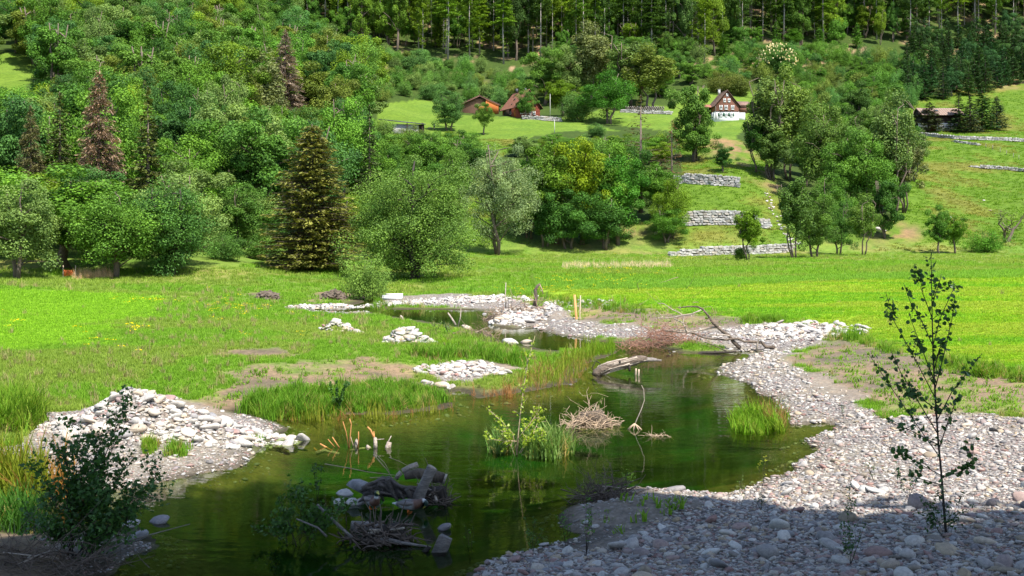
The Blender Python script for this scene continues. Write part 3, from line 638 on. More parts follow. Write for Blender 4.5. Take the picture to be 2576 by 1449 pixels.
# around the farmhouses
for key, u, vb, vt, w, c, lb, nm in [
 ('d5', 1740, 408, 182, 105, MID, 'tall tree left of the white-based chalet', 'leafy_tree'),
 ('d4', 1752, 405, 290, 105, (0.065, 0.15, 0.02), 'fresh green tree under the tall one by the white-based chalet', 'leafy_tree'),
 ('d3', 1818, 432, 362, 52, (0.035, 0.10, 0.02), 'small dark tree alone on the slope above the stone walls', 'leafy_tree'),
 ('d1', 1217, 339, 254, 54, (0.07, 0.14, 0.02), 'small fruit tree with bare trunk on the lawn before the barn', 'fruit_tree'),
 ('d4', 1130, 330, 225, 100, (0.05, 0.12, 0.03), 'dark full tree left of the log barn', 'leafy_tree'),
 ('d0', 1322, 298, 226, 58, (0.05, 0.125, 0.02), 'round tree right in front of the farmhouse', 'leafy_tree'),
 ('d2', 1530, 312, 165, 140, (0.032, 0.105, 0.012), 'dense dark round tree between the two farms', 'leafy_tree'),
 ('d1', 1415, 292, 195, 100, (0.08, 0.15, 0.01), 'yellow-green tree behind the pole beside the farmhouse', 'leafy_tree'),
 ('s0', 1452, 305, 235, 90, (0.06, 0.13, 0.03), 'bush right of the pole by the farmhouse', 'leafy_bush'),
 ('d0', 1440, 262, 110, 110, PALE, 'grey-green tree rising behind the farmhouse garden', 'leafy_tree'),
 ('o0', 1490, 262, 60, 120, (0.10, 0.13, 0.05), 'tall thin greyish tree behind the garden', 'leafy_tree'),
 ('d3', 1370, 262, 120, 110, MID, 'tall green tree behind the farmhouse roof', 'leafy_tree'),
 ('o1', 1590, 270, 90, 110, PALE, 'pale feathery tree right of the dense dark tree', 'leafy_tree'),
 ('o0', 1640, 278, 118, 130, (0.105, 0.15, 0.03), 'olive open-crowned tree above the wood pile', 'leafy_tree'),
 ('d0', 1955, 208, 108, 108, (0.045, 0.115, 0.022), 'chestnut tree covered in white blossom candles', 'chestnut_tree'),
 ('s1', 1815, 232, 180, 90, (0.085, 0.11, 0.025), 'brownish bush on the slope right behind the chalet', 'leafy_bush'),
 ('s0', 1865, 240, 190, 70, (0.07, 0.10, 0.02), 'olive bush right of the brownish one behind the chalet', 'leafy_bush'),
 ('s0', 1500, 345, 312, 60, (0.05, 0.12, 0.03), 'low bush on the lawn edge below the dense dark tree', 'leafy_bush'),
 # tall open trees right of the chalet
 ('o0', 1905, 435, 285, 80, DARK, 'dark-leaved tree left of the tall thin trees', 'leafy_tree'),
 ('o1', 1935, 445, 170, 110, (0.085, 0.14, 0.035), 'tall thin pale tree right of the chalet', 'leafy_tree'),
 ('o0', 1985, 452, 175, 120, (0.10, 0.165, 0.03), 'tallest thin tree with fresh tips right of the chalet', 'leafy_tree'),
 ('o1', 1945, 455, 320, 90, (0.07, 0.13, 0.03), 'multi-stemmed tree on bare soil with exposed roots', 'leafy_tree'),
 ('d0', 2075, 520, 250, 160, (0.06, 0.115, 0.02), 'large olive tree in the right-hand copse', 'leafy_tree'),
 ('d1', 2130, 560, 310, 150, (0.055, 0.13, 0.018), 'big green tree in the middle of the right-hand copse', 'leafy_tree'),
 ('d4', 2080, 600, 430, 130, GREEN, 'leafy tree low in the right-hand copse', 'leafy_tree'),
 ('d2', 2190, 560, 330, 140, (0.05, 0.125, 0.016), 'dense tree toward the right of the right-hand copse', 'leafy_tree'),
 ('o0', 2245, 545, 235, 120, PALE, 'tall pale tree with bare leaning stem at the right copse end', 'leafy_tree'),
 ('o1', 2275, 535, 330, 90, (0.09, 0.115, 0.045), 'thin half-bare tree at the right rim of the copse', 'leafy_tree'),
 ('d5', 2230, 600, 430, 90, DARK, 'dark tree with pale trunks above the boulders', 'leafy_tree'),
 ('d0', 2040, 420, 225, 120, (0.075, 0.125, 0.025), 'broad olive tree behind the right-hand copse', 'leafy_tree'),
 ('d3', 2160, 330, 205, 90, (0.045, 0.10, 0.02), 'dark narrow tree left of the right-hand house', 'leafy_tree'),
 # along the far meadow edge
 ('o1', 1885, 655, 512, 72, (0.085, 0.165, 0.012), 'slim yellow-green tree standing before the lowest stone wall', 'leafy_tree'),
 ('s2', 1862, 654, 618, 34, (0.085, 0.165, 0.02), 'small bush at the foot of the slim yellow-green tree', 'leafy_bush'),
 ('o1', 2000, 650, 430, 90, (0.06, 0.12, 0.025), 'tall slim dark-stemmed tree at the meadow edge', 'leafy_tree'),
 ('d4', 2050, 648, 470, 120, (0.06, 0.125, 0.02), 'leaning double tree right of the slim dark-stemmed one', 'leafy_tree'),
 ('d4', 2110, 640, 500, 100, (0.045, 0.115, 0.018), 'dark full tree at the hill foot behind the meadow', 'leafy_tree'),
 ('o0', 2170, 644, 492, 80, (0.09, 0.165, 0.03), 'fresh green slim tree on the meadow before the boulders', 'leafy_tree'),
 ('d3', 2362, 638, 515, 62, (0.05, 0.13, 0.015), 'left of the two small bright trees at far right', 'leafy_tree'),
 ('d1', 2402, 638, 535, 72, (0.07, 0.16, 0.012), 'right of the two small bright trees at far right', 'leafy_tree'),
 ('s1', 2482, 636, 578, 100, (0.055, 0.15, 0.014), 'low round vivid bush beside the two small bright trees', 'leafy_bush'),
 # conifers at the right-hand house
 ('l0', 2338, 331, 256, 80, (0.05, 0.068, 0.032), 'conifer standing before the left end of the right-hand house', 'conifer_tree'),
 ('c1', 2412, 332, 232, 76, (0.035, 0.075, 0.025), 'slim conifer before the middle of the right-hand house', 'conifer_tree'),
 ('c0', 2440, 333, 238, 76, (0.045, 0.07, 0.035), 'grey-green conifer before the right end of the house', 'conifer_tree'),
 ('l0', 2470, 331, 218, 84, (0.032, 0.08, 0.02), 'tallest conifer right of the house', 'conifer_tree'),
 ('l0', 2507, 327, 242, 66, (0.04, 0.07, 0.04), 'outermost grey conifer right of the house', 'conifer_tree'),
 ]:
    T(key, u, vb, vt, w, c, lb, name=nm, cat='bush' if 'bush' in nm else 'tree')
# white blossom on the chestnut tree: candles standing on its crown
ch = [o for o in COL.objects if o.name.startswith('chestnut_tree')][0]
mb = MB(); r = np.random.default_rng(3)
d = unit(r.normal(size=(240, 3))); d = d[(d[:, 2] > -0.35)]
rr = r.uniform(0.86, 1.02, len(d)); Pc = d * np.array([4.3, 4.3, 5.2]) * rr[:, None] + np.array([0, 0, 6.8])
for k in range(3): mb.leaves(Pc, unit(r.normal(size=Pc.shape) * [1, 1, .3]), 0.62, 0.30, r, 0.6, np.tile([0, 0, 1.0], (len(Pc), 1)))
bl = mobj('blossom', mb.mesh('blossom', M['flower']), ch, kind='stuff'); bl.color = (0.62, 0.60, 0.42, 1)

# ---- woods: zones of trees too alike to tell apart
TAKEN = [(o.location.x, o.location.y) for o in COL.objects if o.parent is None and o.get('category') in ('tree', 'bush')]
def shade_word(c):
    g = c[1]; y = c[0] / g
    if y > 0.72: return 'olive'
    if c[2] / g > 0.25 and g > .115: return 'pale green'
    if y > 0.58: return 'yellow-green'
    if g < 0.095: return 'dark green'
    return 'bright green' if g > 0.14 else 'mid-green'
def place_word(u):
    for lim, w in ((200, 'by the left edge'), (420, 'near the dead spruce'), (640, 'left of the olive spruce'), (880, 'near the olive spruce'), (1150, 'near the shed'), (1450, 'near the farm'), (1750, 'between farm and chalet'), (2100, 'near the chalet')):
        if u < lim: return w
    return 'toward the right edge'
def zone(name, outline, spacing, keys, hr, wr, cols, label, group, tries, objname='leafy_tree', cat='tree', limit=300, keep=True, seed=0, pad=0, vmin=None):
    """fill the ground seen inside an outline (u,v) with trees"""
    r = np.random.default_rng(500 + seed); P = np.asarray(outline, float); lo = P.min(0); hi = P.max(0); got = []
    U = r.uniform(lo[0], hi[0], tries); Yc = np.sqrt(r.uniform(90.0 ** 2, 600.0 ** 2, tries)); Xc = (U - U0) / FPX * Yc; Z = terr(Xc, Yc); Vv = v_of(Z, Yc)
    ok = poly_sdf(U, Vv, P) < 0
    if keep: ok &= ~in_keep(U, Vv, pad)
    ok &= hill_rise(Xc, Yc) > 0.3
    for i in np.nonzero(ok)[0]:
        x, y = Xc[i], Yc[i]; s2 = spacing ** 2
        if any((x - a) ** 2 + (y - b) ** 2 < s2 for a, b in got) or any((x - a) ** 2 + (y - b) ** 2 < s2 * .4 for a, b in TAKEN): continue
        h = r.uniform(*hr); w = r.uniform(*wr)
        for su, sY, sw, svt, svb in SPEC:           # leave the trees that stand out in view
            if y < sY + 1 and abs(U[i] - su) < sw * 0.42 + w * FPX / y * 0.42:
                h = min(h, CH + (V0 - (svb - 0.12 * (svb - svt))) / FPX * y - Z[i])
        if vmin is not None: h = min(h, CH + (V0 - vmin - r.uniform(0, 14)) / FPX * y - Z[i])
        if h < 2.5: continue
        low = h < hr[0] * 0.6
        got.append((x, y)); k = 's%d' % r.integers(3) if low else keys[r.integers(len(keys))]; c = np.array(cols[r.integers(len(cols))]) * r.uniform(0.82, 1.2)
        tree(k, x, y, h, min(w, h * 1.25), tuple(c), shade_word(c) + ' ' + ('low ' if low else '') + label + ' ' + place_word(U[i]), name=objname, cat=cat, group=group)
        if len(got) >= limit: break
    TAKEN.extend(got); return len(got)
LEAFY = ['d0', 'd1', 'd2', 'd3', 'd4', 'd5']
counts = [
 zone('lower left wood', [(-160, 700), (-160, 330), (400, 330), (800, 330), (960, 420), (960, 690), (880, 690), (560, 680), (300, 690)], 7.2, LEAFY, (12, 20), (8, 12),
      [GREEN, MID, DARK, PALE, YEL, (0.05, 0.125, 0.02), (0.038, 0.10, 0.024), (0.085, 0.12, 0.02), (0.07, 0.16, 0.018)], 'leafy tree in the lower left wood', 'trees of the lower left wood', 6000, seed=1, objname='woodland_tree', vmin=170),
 zone('upper left wood', [(-120, 330), (-120, 20), (200, -40), (640, -40), (760, 120), (900, 260), (960, 330), (960, 430), (800, 330)], 9.6, LEAFY, (15, 24), (11, 16),
      [GREEN, MID, PALE, DARK, YEL, (0.06, 0.15, 0.02), (0.045, 0.12, 0.03), (0.085, 0.125, 0.02)], 'leafy tree on the upper left slope', 'trees of the upper left slope', 5000, seed=2, objname='hillside_tree'),
 zone('behind round tree', [(900, 560), (930, 330), (1100, 335), (1185, 400), (1185, 560), (1000, 600)], 5.5, LEAFY, (7, 12), (6, 9), [GREEN, MID, DARK, YEL],
      'tree in the thicket behind the round tree', 'trees behind the big round tree', 3000, keep=False, seed=11, objname='thicket_tree', limit=45, vmin=326),
 zone('copse top', [(1290, 400), (1330, 335), (1480, 330), (1560, 345), (1690, 350), (1700, 420), (1600, 470), (1400, 450)], 6.0, LEAFY + ['s0', 's1'], (5, 8), (6, 8), [GREEN, MID, YEL, PALE],
      'tree above the centre copse', 'trees above the centre copse', 3000, keep=False, seed=12, objname='thicket_tree', limit=30, vmin=334),
 zone('dark corner', [(-100, 135), (-100, -60), (130, -60), (140, 60), (130, 150), (60, 150)], 8.0, ['d2', 'd0', 'c0'], (14, 20), (9, 12), [DARK, (0.028, 0.085, 0.016)],
      'tall tree in the top left corner', 'dark trees in the top left corner', 2500, keep=False, seed=3, limit=24),
 zone('shrub slope', [(760, 150), (880, 120), (1010, 150), (1250, 190), (1420, 195), (1420, 262), (1260, 262), (1120, 255), (960, 258), (860, 250)], 5.0, ['s0', 's1', 's2'], (3.5, 6.5), (5, 8),
      [(0.07, 0.15, 0.03), (0.06, 0.14, 0.035), (0.10, 0.15, 0.03), PALE, (0.055, 0.14, 0.02)], 'shrub on the slope above the barn', 'shrubs above the barn', 6000, objname='leafy_shrub', cat='shrub', seed=4),
 zone('right shrubs', [(1800, 205), (1880, 130), (2050, 140), (2300, 180), (2330, 262), (2240, 330), (2050, 330), (2020, 300), (1900, 225)], 5.6, ['s0', 's1', 's2', 'd4'], (4, 8), (5.5, 8.5),
      [(0.065, 0.15, 0.02), (0.055, 0.14, 0.02), (0.085, 0.13, 0.025), (0.05, 0.13, 0.03)], 'shrub on the slope behind the right copse', 'shrubs behind the right copse', 6000, objname='leafy_shrub', cat='shrub', seed=5),
 zone('young spruces', [(2270, 262), (2290, 130), (2576, 100), (2750, 90), (2750, 190), (2576, 215), (2470, 235), (2400, 252)], 5.2, ['l0', 'c0', 'l0', 'd3'], (9, 14), (6, 8.5),
      [(0.032, 0.075, 0.022), (0.03, 0.085, 0.028), (0.038, 0.09, 0.022)], 'young conifer above the right field', 'young conifers above the right field', 5000, objname='conifer_tree', keep=False, seed=6),
 zone('behind farms', [(1350, 262), (1380, 180), (1500, 150), (1750, 150), (1800, 200), (1700, 225), (1680, 262), (1560, 260), (1480, 270)], 7.0, LEAFY + ['s1'], (6, 12), (6, 9),
      [GREEN, MID, PALE, (0.055, 0.13, 0.025)], 'leafy tree on the slope behind the farms', 'trees between farm and chalet', 4000, seed=7, limit=60),
 zone('right copse fill', [(2010, 560), (2020, 380), (2060, 330), (2240, 330), (2300, 380), (2310, 470), (2240, 540), (2130, 610)], 6.0, ['d0', 'd1', 'd4', 'o0'], (7, 12), (6, 8),
      [GREEN, MID, DARK, PALE], 'tree inside the right-hand copse', 'trees inside the right-hand copse', 3000, keep=False, seed=8, limit=22),
 zone('tall forest', [(640, 120), (760, 60), (900, 110), (1010, 140), (1250, 165), (1400, 150), (1760, 165), (1880, 120), (2050, 120), (2150, 90), (2300, 120), (2700, 60), (2700, 0), (1400, 45), (640, 10)], 7.0,
      ['tc0', 'tc1', 'td0', 'td1', 'td2', 'td0', 'td1', 'd3', 'd5'], (25, 36), (8, 12), [(0.06, 0.13, 0.018), (0.08, 0.16, 0.016), (0.042, 0.09, 0.02), (0.10, 0.175, 0.016)],
      'tall tree of the forest along the top', 'tall trees of the top forest', 14000, objname='forest_tree', keep=False, seed=9, limit=300),
 zone('forest undergrowth', [(700, 150), (760, 100), (1010, 120), (1420, 130), (1420, 175), (1800, 175), (1900, 130), (2300, 120), (2300, 30), (700, 20)], 7.0, ['s2', 'd3', 'd5', 'o0', 'o1', 'd1', 'l0'], (7, 16), (5, 9),
      [(0.06, 0.15, 0.018), (0.065, 0.16, 0.022), GREEN, YEL, (0.05, 0.13, 0.02)], 'young tree under the tall forest', 'young growth under the top forest', 4000, keep=False, seed=10, limit=220),
]
print('zones', counts)
# the wood further up, beyond the picture's top edge, mirrored in the pond
pc = proto('far_crown', PR['d2'][0][1]); r = np.random.default_rng(9)
Yf = np.sqrt(r.uniform(475 ** 2, 900 ** 2, 2600)); Xf = r.uniform(-0.7, 0.7, 2600) * Yf
q = v_of(terr(Xf, Yf), Yf) < np.where(u_of(Xf, Yf) < 640, -60, 25); Xf = Xf[q]; Yf = Yf[q]; nf_ = len(Xf)
scatter('distant_wood', pc, np.stack([Xf, Yf, terr(Xf, Yf)], 1), r.uniform(1.5, 2.3, nf_), np.stack([0 * Xf, 0 * Xf, r.uniform(0, 6, nf_)], 1), (0.045, 0.10, 0.016), kind='stuff', label='far wood climbing the hill', cat='wood')
# tall trees behind the camera whose shade lies over the near bank
PRX['shade'] = (decid(12, 32, 20, 0.42, 70, 480, 0.95, .15, brad=.32, bark='bark', trunk=.015), 32, 20)
for x, y, h, w in [(-7, -6.0, 29, 19), (8.6, 1.6, 31, 17), (14, -2.8, 31, 20), (24, -3.2, 31, 20), (34, -3.5, 32, 20)]:
    tree(None, x, y, h, w, DARK, 'large shade tree growing on the bank behind the viewpoint', group='shade trees behind the viewpoint', z=2.2, proto_=PRX['shade'])

# ------------------------------------------------------------------ stones
def rock_mesh(seed, sub=2, flat=0.6, rough=0.16, mat='stone_white', long=1.3):
    bm = bmesh.new(); bmesh.ops.create_icosphere(bm, subdivisions=sub, radius=1.0); r = np.random.default_rng(seed)
    V = np.array([v.co[:] for v in bm.verts]); F = np.array([[q.index for q in f.verts] for f in bm.faces]); bm.free()
    D = unit(r.normal(size=(7, 3))); lim = r.uniform(0.62, 0.95, 7)
    for d_, L_ in zip(D, lim):
        t = V @ d_; V = V - np.where(t > L_, (t - L_) * 0.85, 0)[:, None] * d_
    V = V * (1 + rough * 0.5 * r.normal(size=(len(V), 1))) * np.array([long, 1.0, flat]); return np_mesh('stone', V, F, M[mat], True)
ROCK_W = [rock_mesh(20 + i, 2, r_, .12, 'stone_white', l_) for i, (r_, l_) in enumerate([(.6, 1.3), (.45, 1.4), (.75, 1.15), (.5, 1.6), (.65, 1.2), (.4, 1.3)])]
ROCK_M = [rock_mesh(40 + i, 2, r_, .12, 'stone_mixed', l_) for i, (r_, l_) in enumerate([(.55, 1.3), (.4, 1.4), (.7, 1.2), (.45, 1.6)])]
PEB_W = [proto('pebble', rock_mesh(60 + i, 1, .5, .1, 'stone_white')) for i in range(2)]
PEB_M = [proto('pebble', rock_mesh(64 + i, 1, .5, .1, 'stone_mixed')) for i in range(3)]
def put_stone(me, x, y, z, s, parent, name='stone', **k):
    o = bpy.data.objects.new(name, me); o.location = (x, y, z); o.scale = (s * random.uniform(.85, 1.2), s * random.uniform(.85, 1.2), s * random.uniform(.8, 1.15))
    o.rotation_euler = (random.gauss(0, .3), random.gauss(0, .3), random.uniform(0, 6.28)); link(o, parent); return tag(o, **k)
def pile(label, clouds, big, small, smin, smax, protos=ROCK_W, pebs=PEB_W, name='stone_pile', over=0.25):
    """heap of loose stones: big ones each an object, the small ones between them one part"""
    o = empty(name, (clouds[0][0], clouds[0][1], GZ(clouds[0][0], clouds[0][1])), label=label, cat='stone pile')
    w = np.array([c[4] for c in clouds], float); w /= w.sum()
    def samp(n):
        k = RNG.choice(len(clouds), n, p=w); c = np.array([q[:4] for q in clouds])[k]
        a = RNG.uniform(0, 6.283, n); q = np.sqrt(RNG.uniform(0, 1, n)) ** 1.05
        return c[:, 0] + np.cos(a) * q * c[:, 2], c[:, 1] + np.sin(a) * q * c[:, 3]
    x, y = samp(big); z = terr(x, y); sz = np.sort(smin + (smax - smin) * RNG.random(big) ** 2.2)[::-1]
    keep = []
    for i in range(big):
        put_stone(random.choice(protos), x[i] - o.location.x, y[i] - o.location.y, max(z[i], -0.05) + sz[i] * over - o.location.z, sz[i], o)
    x, y = samp(small); z = np.maximum(terr(x, y), -0.04); ss = RNG.uniform(smin * .45, smin * 1.1, small)
    for k, p in enumerate(pebs):
        q = slice(k, None, len(pebs)); P = np.stack([x[q] - o.location.x, y[q] - o.location.y, z[q] + ss[q] * .2 - o.location.z], 1)
        c = scatter('rubble', p, P, ss[q], rz(len(P), .3), kind='stuff'); c.parent = o
    return o
ax, ay = PILE_A; bx, by = PILE_A2
pile('large pale heap of stones on the left shore', [(ax, ay, 1.7, 1.55, 3), (bx, by, 1.5, 1.3, 2.2), (bx + 1.2, by + .55, 1.1, .8, .9), (ax - 1.0, ay - .1, 1.1, .9, .7)], 300, 2600, .06, .19)
p = PILE_B; pile('second heap of white stones in the grass beside the pond', [(p[0], p[1], 1.0, .95, 3), (p[0] + 1.2, p[1] + .2, 1.2, .45, 1)], 170, 300, .09, .23)
p = PILE_C; pile('small far heap of white stones in the left grass', [(p[0], p[1], .8, .7, 2), (p[0] + .7, p[1], .7, .3, 1)], 70, 120, .08, .2)
p = PILE_D; pile('white stone heap at the water below the drift branches', [(p[0], p[1] - .3, 1.2, 1.0, 2), (p[0] + 1.3, p[1] + .8, 1.0, .7, 1)], 110, 200, .1, .26)
x, y, z = G(1195, 935); pile('flat spread of pale stones on the muddy left bank', [(x, y, 1.2, .9, 3), (x - 1.2, y + .1, .9, .7, 1.4), (x - .4, y + .9, 1.0, .5, 1.0)], 190, 400, .06, .16, name='stone_spread')
x, y, z = G(1118, 974); pile('two whitish boulders with rubble at the reed edge', [(x, y, .25, .2, 1), (x - .55, y + .25, .15, .15, .5)], 9, 12, .12, .22, name='boulder_group')
x, y, z = G(2040, 832); pile('white cobble spread at the top of the right gravel bar', [(x, y, 2.6, 2.6, 3), (x - 2.0, y, 2.0, 2.0, 1)], 280, 700, .07, .2, name='stone_spread')
x, y, z = G(805, 771); pile('low row of stones at the small upstream pool', [(x, y, 1.9, .9, 1), (x + 1.2, y + .4, 1.0, .6, .6), (x - .6, y - 1.5, 1.6, .3, .4)], 110, 200, .07, .2, name='stone_row')
x, y, z = G(900, 783); pile('few stones in the shallow water below the leafy bush', [(x, y, 1.0, .7, 1)], 26, 30, .07, .18, name='stone_row')
# upstream bar, all pale rounded stones
x, y, z = G(1110, 757); pile('long pale gravel bar across the upper end of the pond', [(x, y, 5.2, 3.2, 3), (x + 4.2, y + .5, 3.0, 2.6, 2), (x - 4.0, y - 1.5, 1.6, 2.0, .6)], 300, 1400, .08, .21, name='gravel_bar')
x, y, z = G(1345, 785); pile('pale stones on the gravel tongue beside the drift branches', [(x, y, 3.2, 4.0, 2), (x + 2.5, y - 2, 2.5, 3.0, 1)], 300, 1000, .06, .17, name='gravel_bar')

# loose gravel of the right-hand shore: uniform in view, pieces of true size
def shore_points(n, vlo, vhi, ulo=-60, uhi=2640, zg=0.35, key='gravel', thr=0.5, below=-0.03):
    v = RNG.uniform(vlo, vhi, n); Y = (CH - zg) * FPX / (v - V0); u = RNG.uniform(ulo, uhi, n); Xp = (u - U0) / FPX * Y
    z = terr(Xp, Y); ok = (z > below)
    if key: ok &= mask(key, Xp, Y) > thr
    return Xp[ok], Y[ok], z[ok]
x, y, z = shore_points(150000, 735, 1490); n = len(x)
s = np.exp(RNG.normal(math.log(0.0185), 0.55, n)) * np.clip(y / 22, 1, 2.6); s = np.clip(s, 0.009, 0.12); s[x < -4] *= 0.8
dm = mask('dirt', x, y, .5, 1.4) > .5; keep = ~dm | (RNG.random(n) < .12); x, y, z, s = x[keep], y[keep], z[keep], s[keep]; n = len(x)
pick = RNG.random(n); pw = np.clip(.34 + (y - 28) * .02, .34, .72)
for k, p in enumerate(PEB_W + PEB_M):
    if k < 2: q = (pick < pw) & (np.arange(n) % 2 == k)
    else: q = (pick >= pw) & (np.arange(n) % 3 == k - 2)
    S = np.stack([s[q] * RNG.uniform(.8, 1.3, q.sum()), s[q] * RNG.uniform(.8, 1.2, q.sum()), s[q] * RNG.uniform(.7, 1.2, q.sum())], 1)
    scatter('gravel', p, np.stack([x[q], y[q], z[q] + s[q] * .15], 1), S, rz(q.sum(), .25), kind='stuff', label='loose mixed gravel on the shore', cat='gravel')
x, y, z = shore_points(30000, 740, 1480, below=-0.22, key=None); q = z < 0.0; x, y, z = x[q], y[q], z[q]
q = RNG.permutation(len(x))[:5000]; x, y, z = x[q], y[q], z[q]; s = np.clip(np.exp(RNG.normal(math.log(0.03), 0.5, len(x))), .012, .1) * np.clip(y / 30, .8, 1.6)
scatter('submerged_gravel', PEB_M[0], np.stack([x, y, np.minimum(z + s * .1, -.01)], 1), s, rz(len(x), .25), kind='stuff', label='stones under the shallow water', cat='gravel')
# the largest cobbles of the shore, each on its own, laid in the ground
x, y, z = shore_points(5200, 1040, 1500, 1150); q = mask('dirt', x, y, .5, 1.4) < .5; x, y, z = x[q], y[q], z[q]; q = RNG.permutation(len(x))[:300]; pos = []
for i in q:
    s_ = 0.055 + 0.10 * random.random() ** 2.6
    put_stone(random.choice(ROCK_M if random.random() < .62 else ROCK_W), x[i], y[i], z[i] + s_ * .22, s_, ground)
for u, v, s_, me, lb in [(2310, 1275, .21, ROCK_M[2], 'largest smooth grey boulder behind the sapling'), (1930, 1398, .19, ROCK_M[0], None), (345, 1358, .17, ROCK_W[1], None)]:
    g = G(u, v); o = put_stone(me, g.x, g.y, g.z + s_ * .3, s_, None, name='boulder', label=lb or ('grey boulder low in the shaded gravel' if u > 1000 else 'pale stone on the dark left spit'), cat='boulder')
for u, v, s_, lb in [(400, 1313, .15, 'flat pale stone in the water right of the dark shrub'), (328, 1322, .14, 'pale stone in the shallows beside the dark shrub'), (868, 1243, .13, 'small pale stone left of the stump with the ducks'),
                     (1285, 862, .30, 'flat white stone in the pond left of the leaning shoot'), (1322, 862, .26, 'second flat white stone in the pond'), (1175, 826, .28, 'flat white stone lying alone below the drift branch')]:
    px_, py_ = P0(u, v); put_stone(ROCK_W[1], px_, py_, s_ * .12, s_, None, name='boulder', label=lb, cat='boulder')
# boulders on the hill
for u, v, s_, lb in [(2208, 578, .55, 'pale boulder at the foot of the right copse'), (2225, 582, .4, 'smaller boulder right of the pale one at the copse'), (1830, 463, .5, None), (1978, 527, .75, 'pale rock on the slope right of the stone walls'),
                     (2060, 316, .9, 'white boulder on the ridge behind the thin trees'), (1650, 590, .4, None), (2475, 505, .3, None), (2490, 530, .3, None), (1192, 607, .5, 'grey rock at the hill foot left of the willow'), (2420, 555, .35, None), (2390, 548, .3, None)]:
    g = G(u, v); put_stone(random.choice(ROCK_W), g.x, g.y, g.z + s_ * .2, s_, None, name='boulder', label=lb or 'small stone lying on the grassy slope', cat='boulder', group=None if lb else 'small stones on the slope')

# ------------------------------------------------------------------ grass, reeds, flowers
def tuft(seed, n=14, h=0.3, spread=0.14, bw=0.012, bend=0.5, mat='grass', heads=0.0):
    r = np.random.default_rng(seed); mb = MB()
    for k in range(n):
        a = r.uniform(0, 6.28); q = spread * math.sqrt(r.random()); b = np.array([math.cos(a) * q, math.sin(a) * q, -0.02]); H = h * r.uniform(.55, 1.15)
        ang = r.uniform(0, 6.28); d = np.array([math.cos(ang), math.sin(ang), 0]); side = np.array([-d[1], d[0], 0]) * bw * r.uniform(.7, 1.3)
        m = b + d * H * bend * .25 + np.array([0, 0, H * .6]); t = b + d * H * bend * r.uniform(.6, 1.2) + np.array([0, 0, H])
        V = [b - side, b + side, m + side * .8, m - side * .8, t]; tn = np.clip(r.normal(.5, .18), 0, 1)
        mb.add(V, [(0, 1, 2, 3)], [(3, 2, 4)], tint=tn)
    return proto('tuft', mb.mesh('tuft', M[mat]))
TUFT = {'rough': [tuft(1, 16, .20, .22, .013, .8), tuft(2, 16, .16, .24, .014, .9)], 'short': [tuft(3, 18, .13, .20, .016, .7), tuft(4, 18, .11, .22, .016, .8)],
        'long': [tuft(5, 20, .44, .16, .012, .55), tuft(6, 20, .5, .2, .012, .65)], 'reed': [tuft(7, 8, .8, .16, .014, .3), tuft(8, 7, .75, .2, .013, .5)],
        'dry': [tuft(9, 7, .75, .2, .011, .5)], 'hill': [tuft(10, 14, .2, .6, .05, 1.2)], 'weed': [tuft(11, 12, .12, .14, .014, .9)]}
def grow(name, kind, x, y, z, sc, col, label, cat='grass', tilt=.1):
    if len(x) == 0: return
    ps = TUFT[kind]
    for k, p in enumerate(ps):
        q = slice(k, None, len(ps)); S = np.stack([sc[q], sc[q], sc[q] * RNG.uniform(.75, 1.3, len(sc[q]))], 1)
        scatter(name, p, np.stack([x[q], y[q], z[q]], 1), S, rz(len(S), tilt), col, kind='stuff', label=label, cat=cat)
n = 270000
v = RNG.uniform(612, 1060, n); Yg = (CH - 1.0) * FPX / (v - V0); ug = RNG.uniform(-60, 2640, n); Xg = (ug - U0) / FPX * Yg
q = Yg < 235; Xg, Yg = Xg[q], Yg[q]; Zg, Dg = terr(Xg, Yg, True)
mg = mask('gravel', Xg, Yg); md = mask('dirt', Xg, Yg, .5, 1.4); mm = mask('mown', Xg, Yg, 1.2, 1.8) + RNG.normal(0, .22, len(Xg)); mt = mask('tall', Xg, Yg)
nz = fbm(Xg / 2.3, Yg / 2.3, 4, 8) + .5; nb_ = fbm(Xg / 9, Yg / 9, 4, 3) + .5
ok = (Zg > 0.08) & (mg < .35) & ((md < .5) | (RNG.random(len(Xg)) < .03)) & (hill_rise(Xg, Yg) < 0.6) & (Dg > 0.1)
rnd = RNG.random(len(Xg)); sz = RNG.uniform(.6, 1.2, len(Xg)) * np.clip(Yg / 75, .55, 1.5)
def sel(c): return Xg[c], Yg[c], Zg[c], sz[c]
R1 = ok & (mm < .5) & (mt < .5); rough_ok = R1 & ((rnd < .6) | (nz > .5))
grow('meadow_grass', 'rough', *sel(rough_ok & (nb_ < np.where(Yg > 110, .42, .5)) & (rnd < .75)), (.15, .31, .03), 'rough green meadow grass round the pond')
grow('meadow_grass', 'rough', *sel(rough_ok & (nb_ >= np.where(Yg > 110, .42, .5)) & (rnd < .75)), (.19, .30, .05), 'rough green meadow grass round the pond')
grow('meadow_grass', 'long', *sel(R1 & (rnd > .985) & (Yg < 90)), (.30, .29, .14), 'seeding meadow grass round the pond')
grow('mown_grass', 'short', *sel(ok & (mm >= .5) & (Xg < 0)), (.20, .40, .03), 'bright mown grass of the left field')
ns = fbm(Xg / 11, Yg / 3.2, 4, 44) + .5 + RNG.normal(0, .06, len(Xg))
grow('mown_grass', 'short', *sel(ok & (mm >= .5) & (Xg >= 0) & (ns < .42)), (.15, .35, .025), 'bright mown grass of the right field')
grow('mown_grass', 'short', *sel(ok & (mm >= .5) & (Xg >= 0) & (ns >= .42) & (ns < .56)), (.205, .385, .022), 'bright mown grass of the right field')
grow('mown_grass', 'short', *sel(ok & (mm >= .5) & (Xg >= 0) & (ns >= .56)), (.27, .385, .045), 'bright mown grass of the right field')
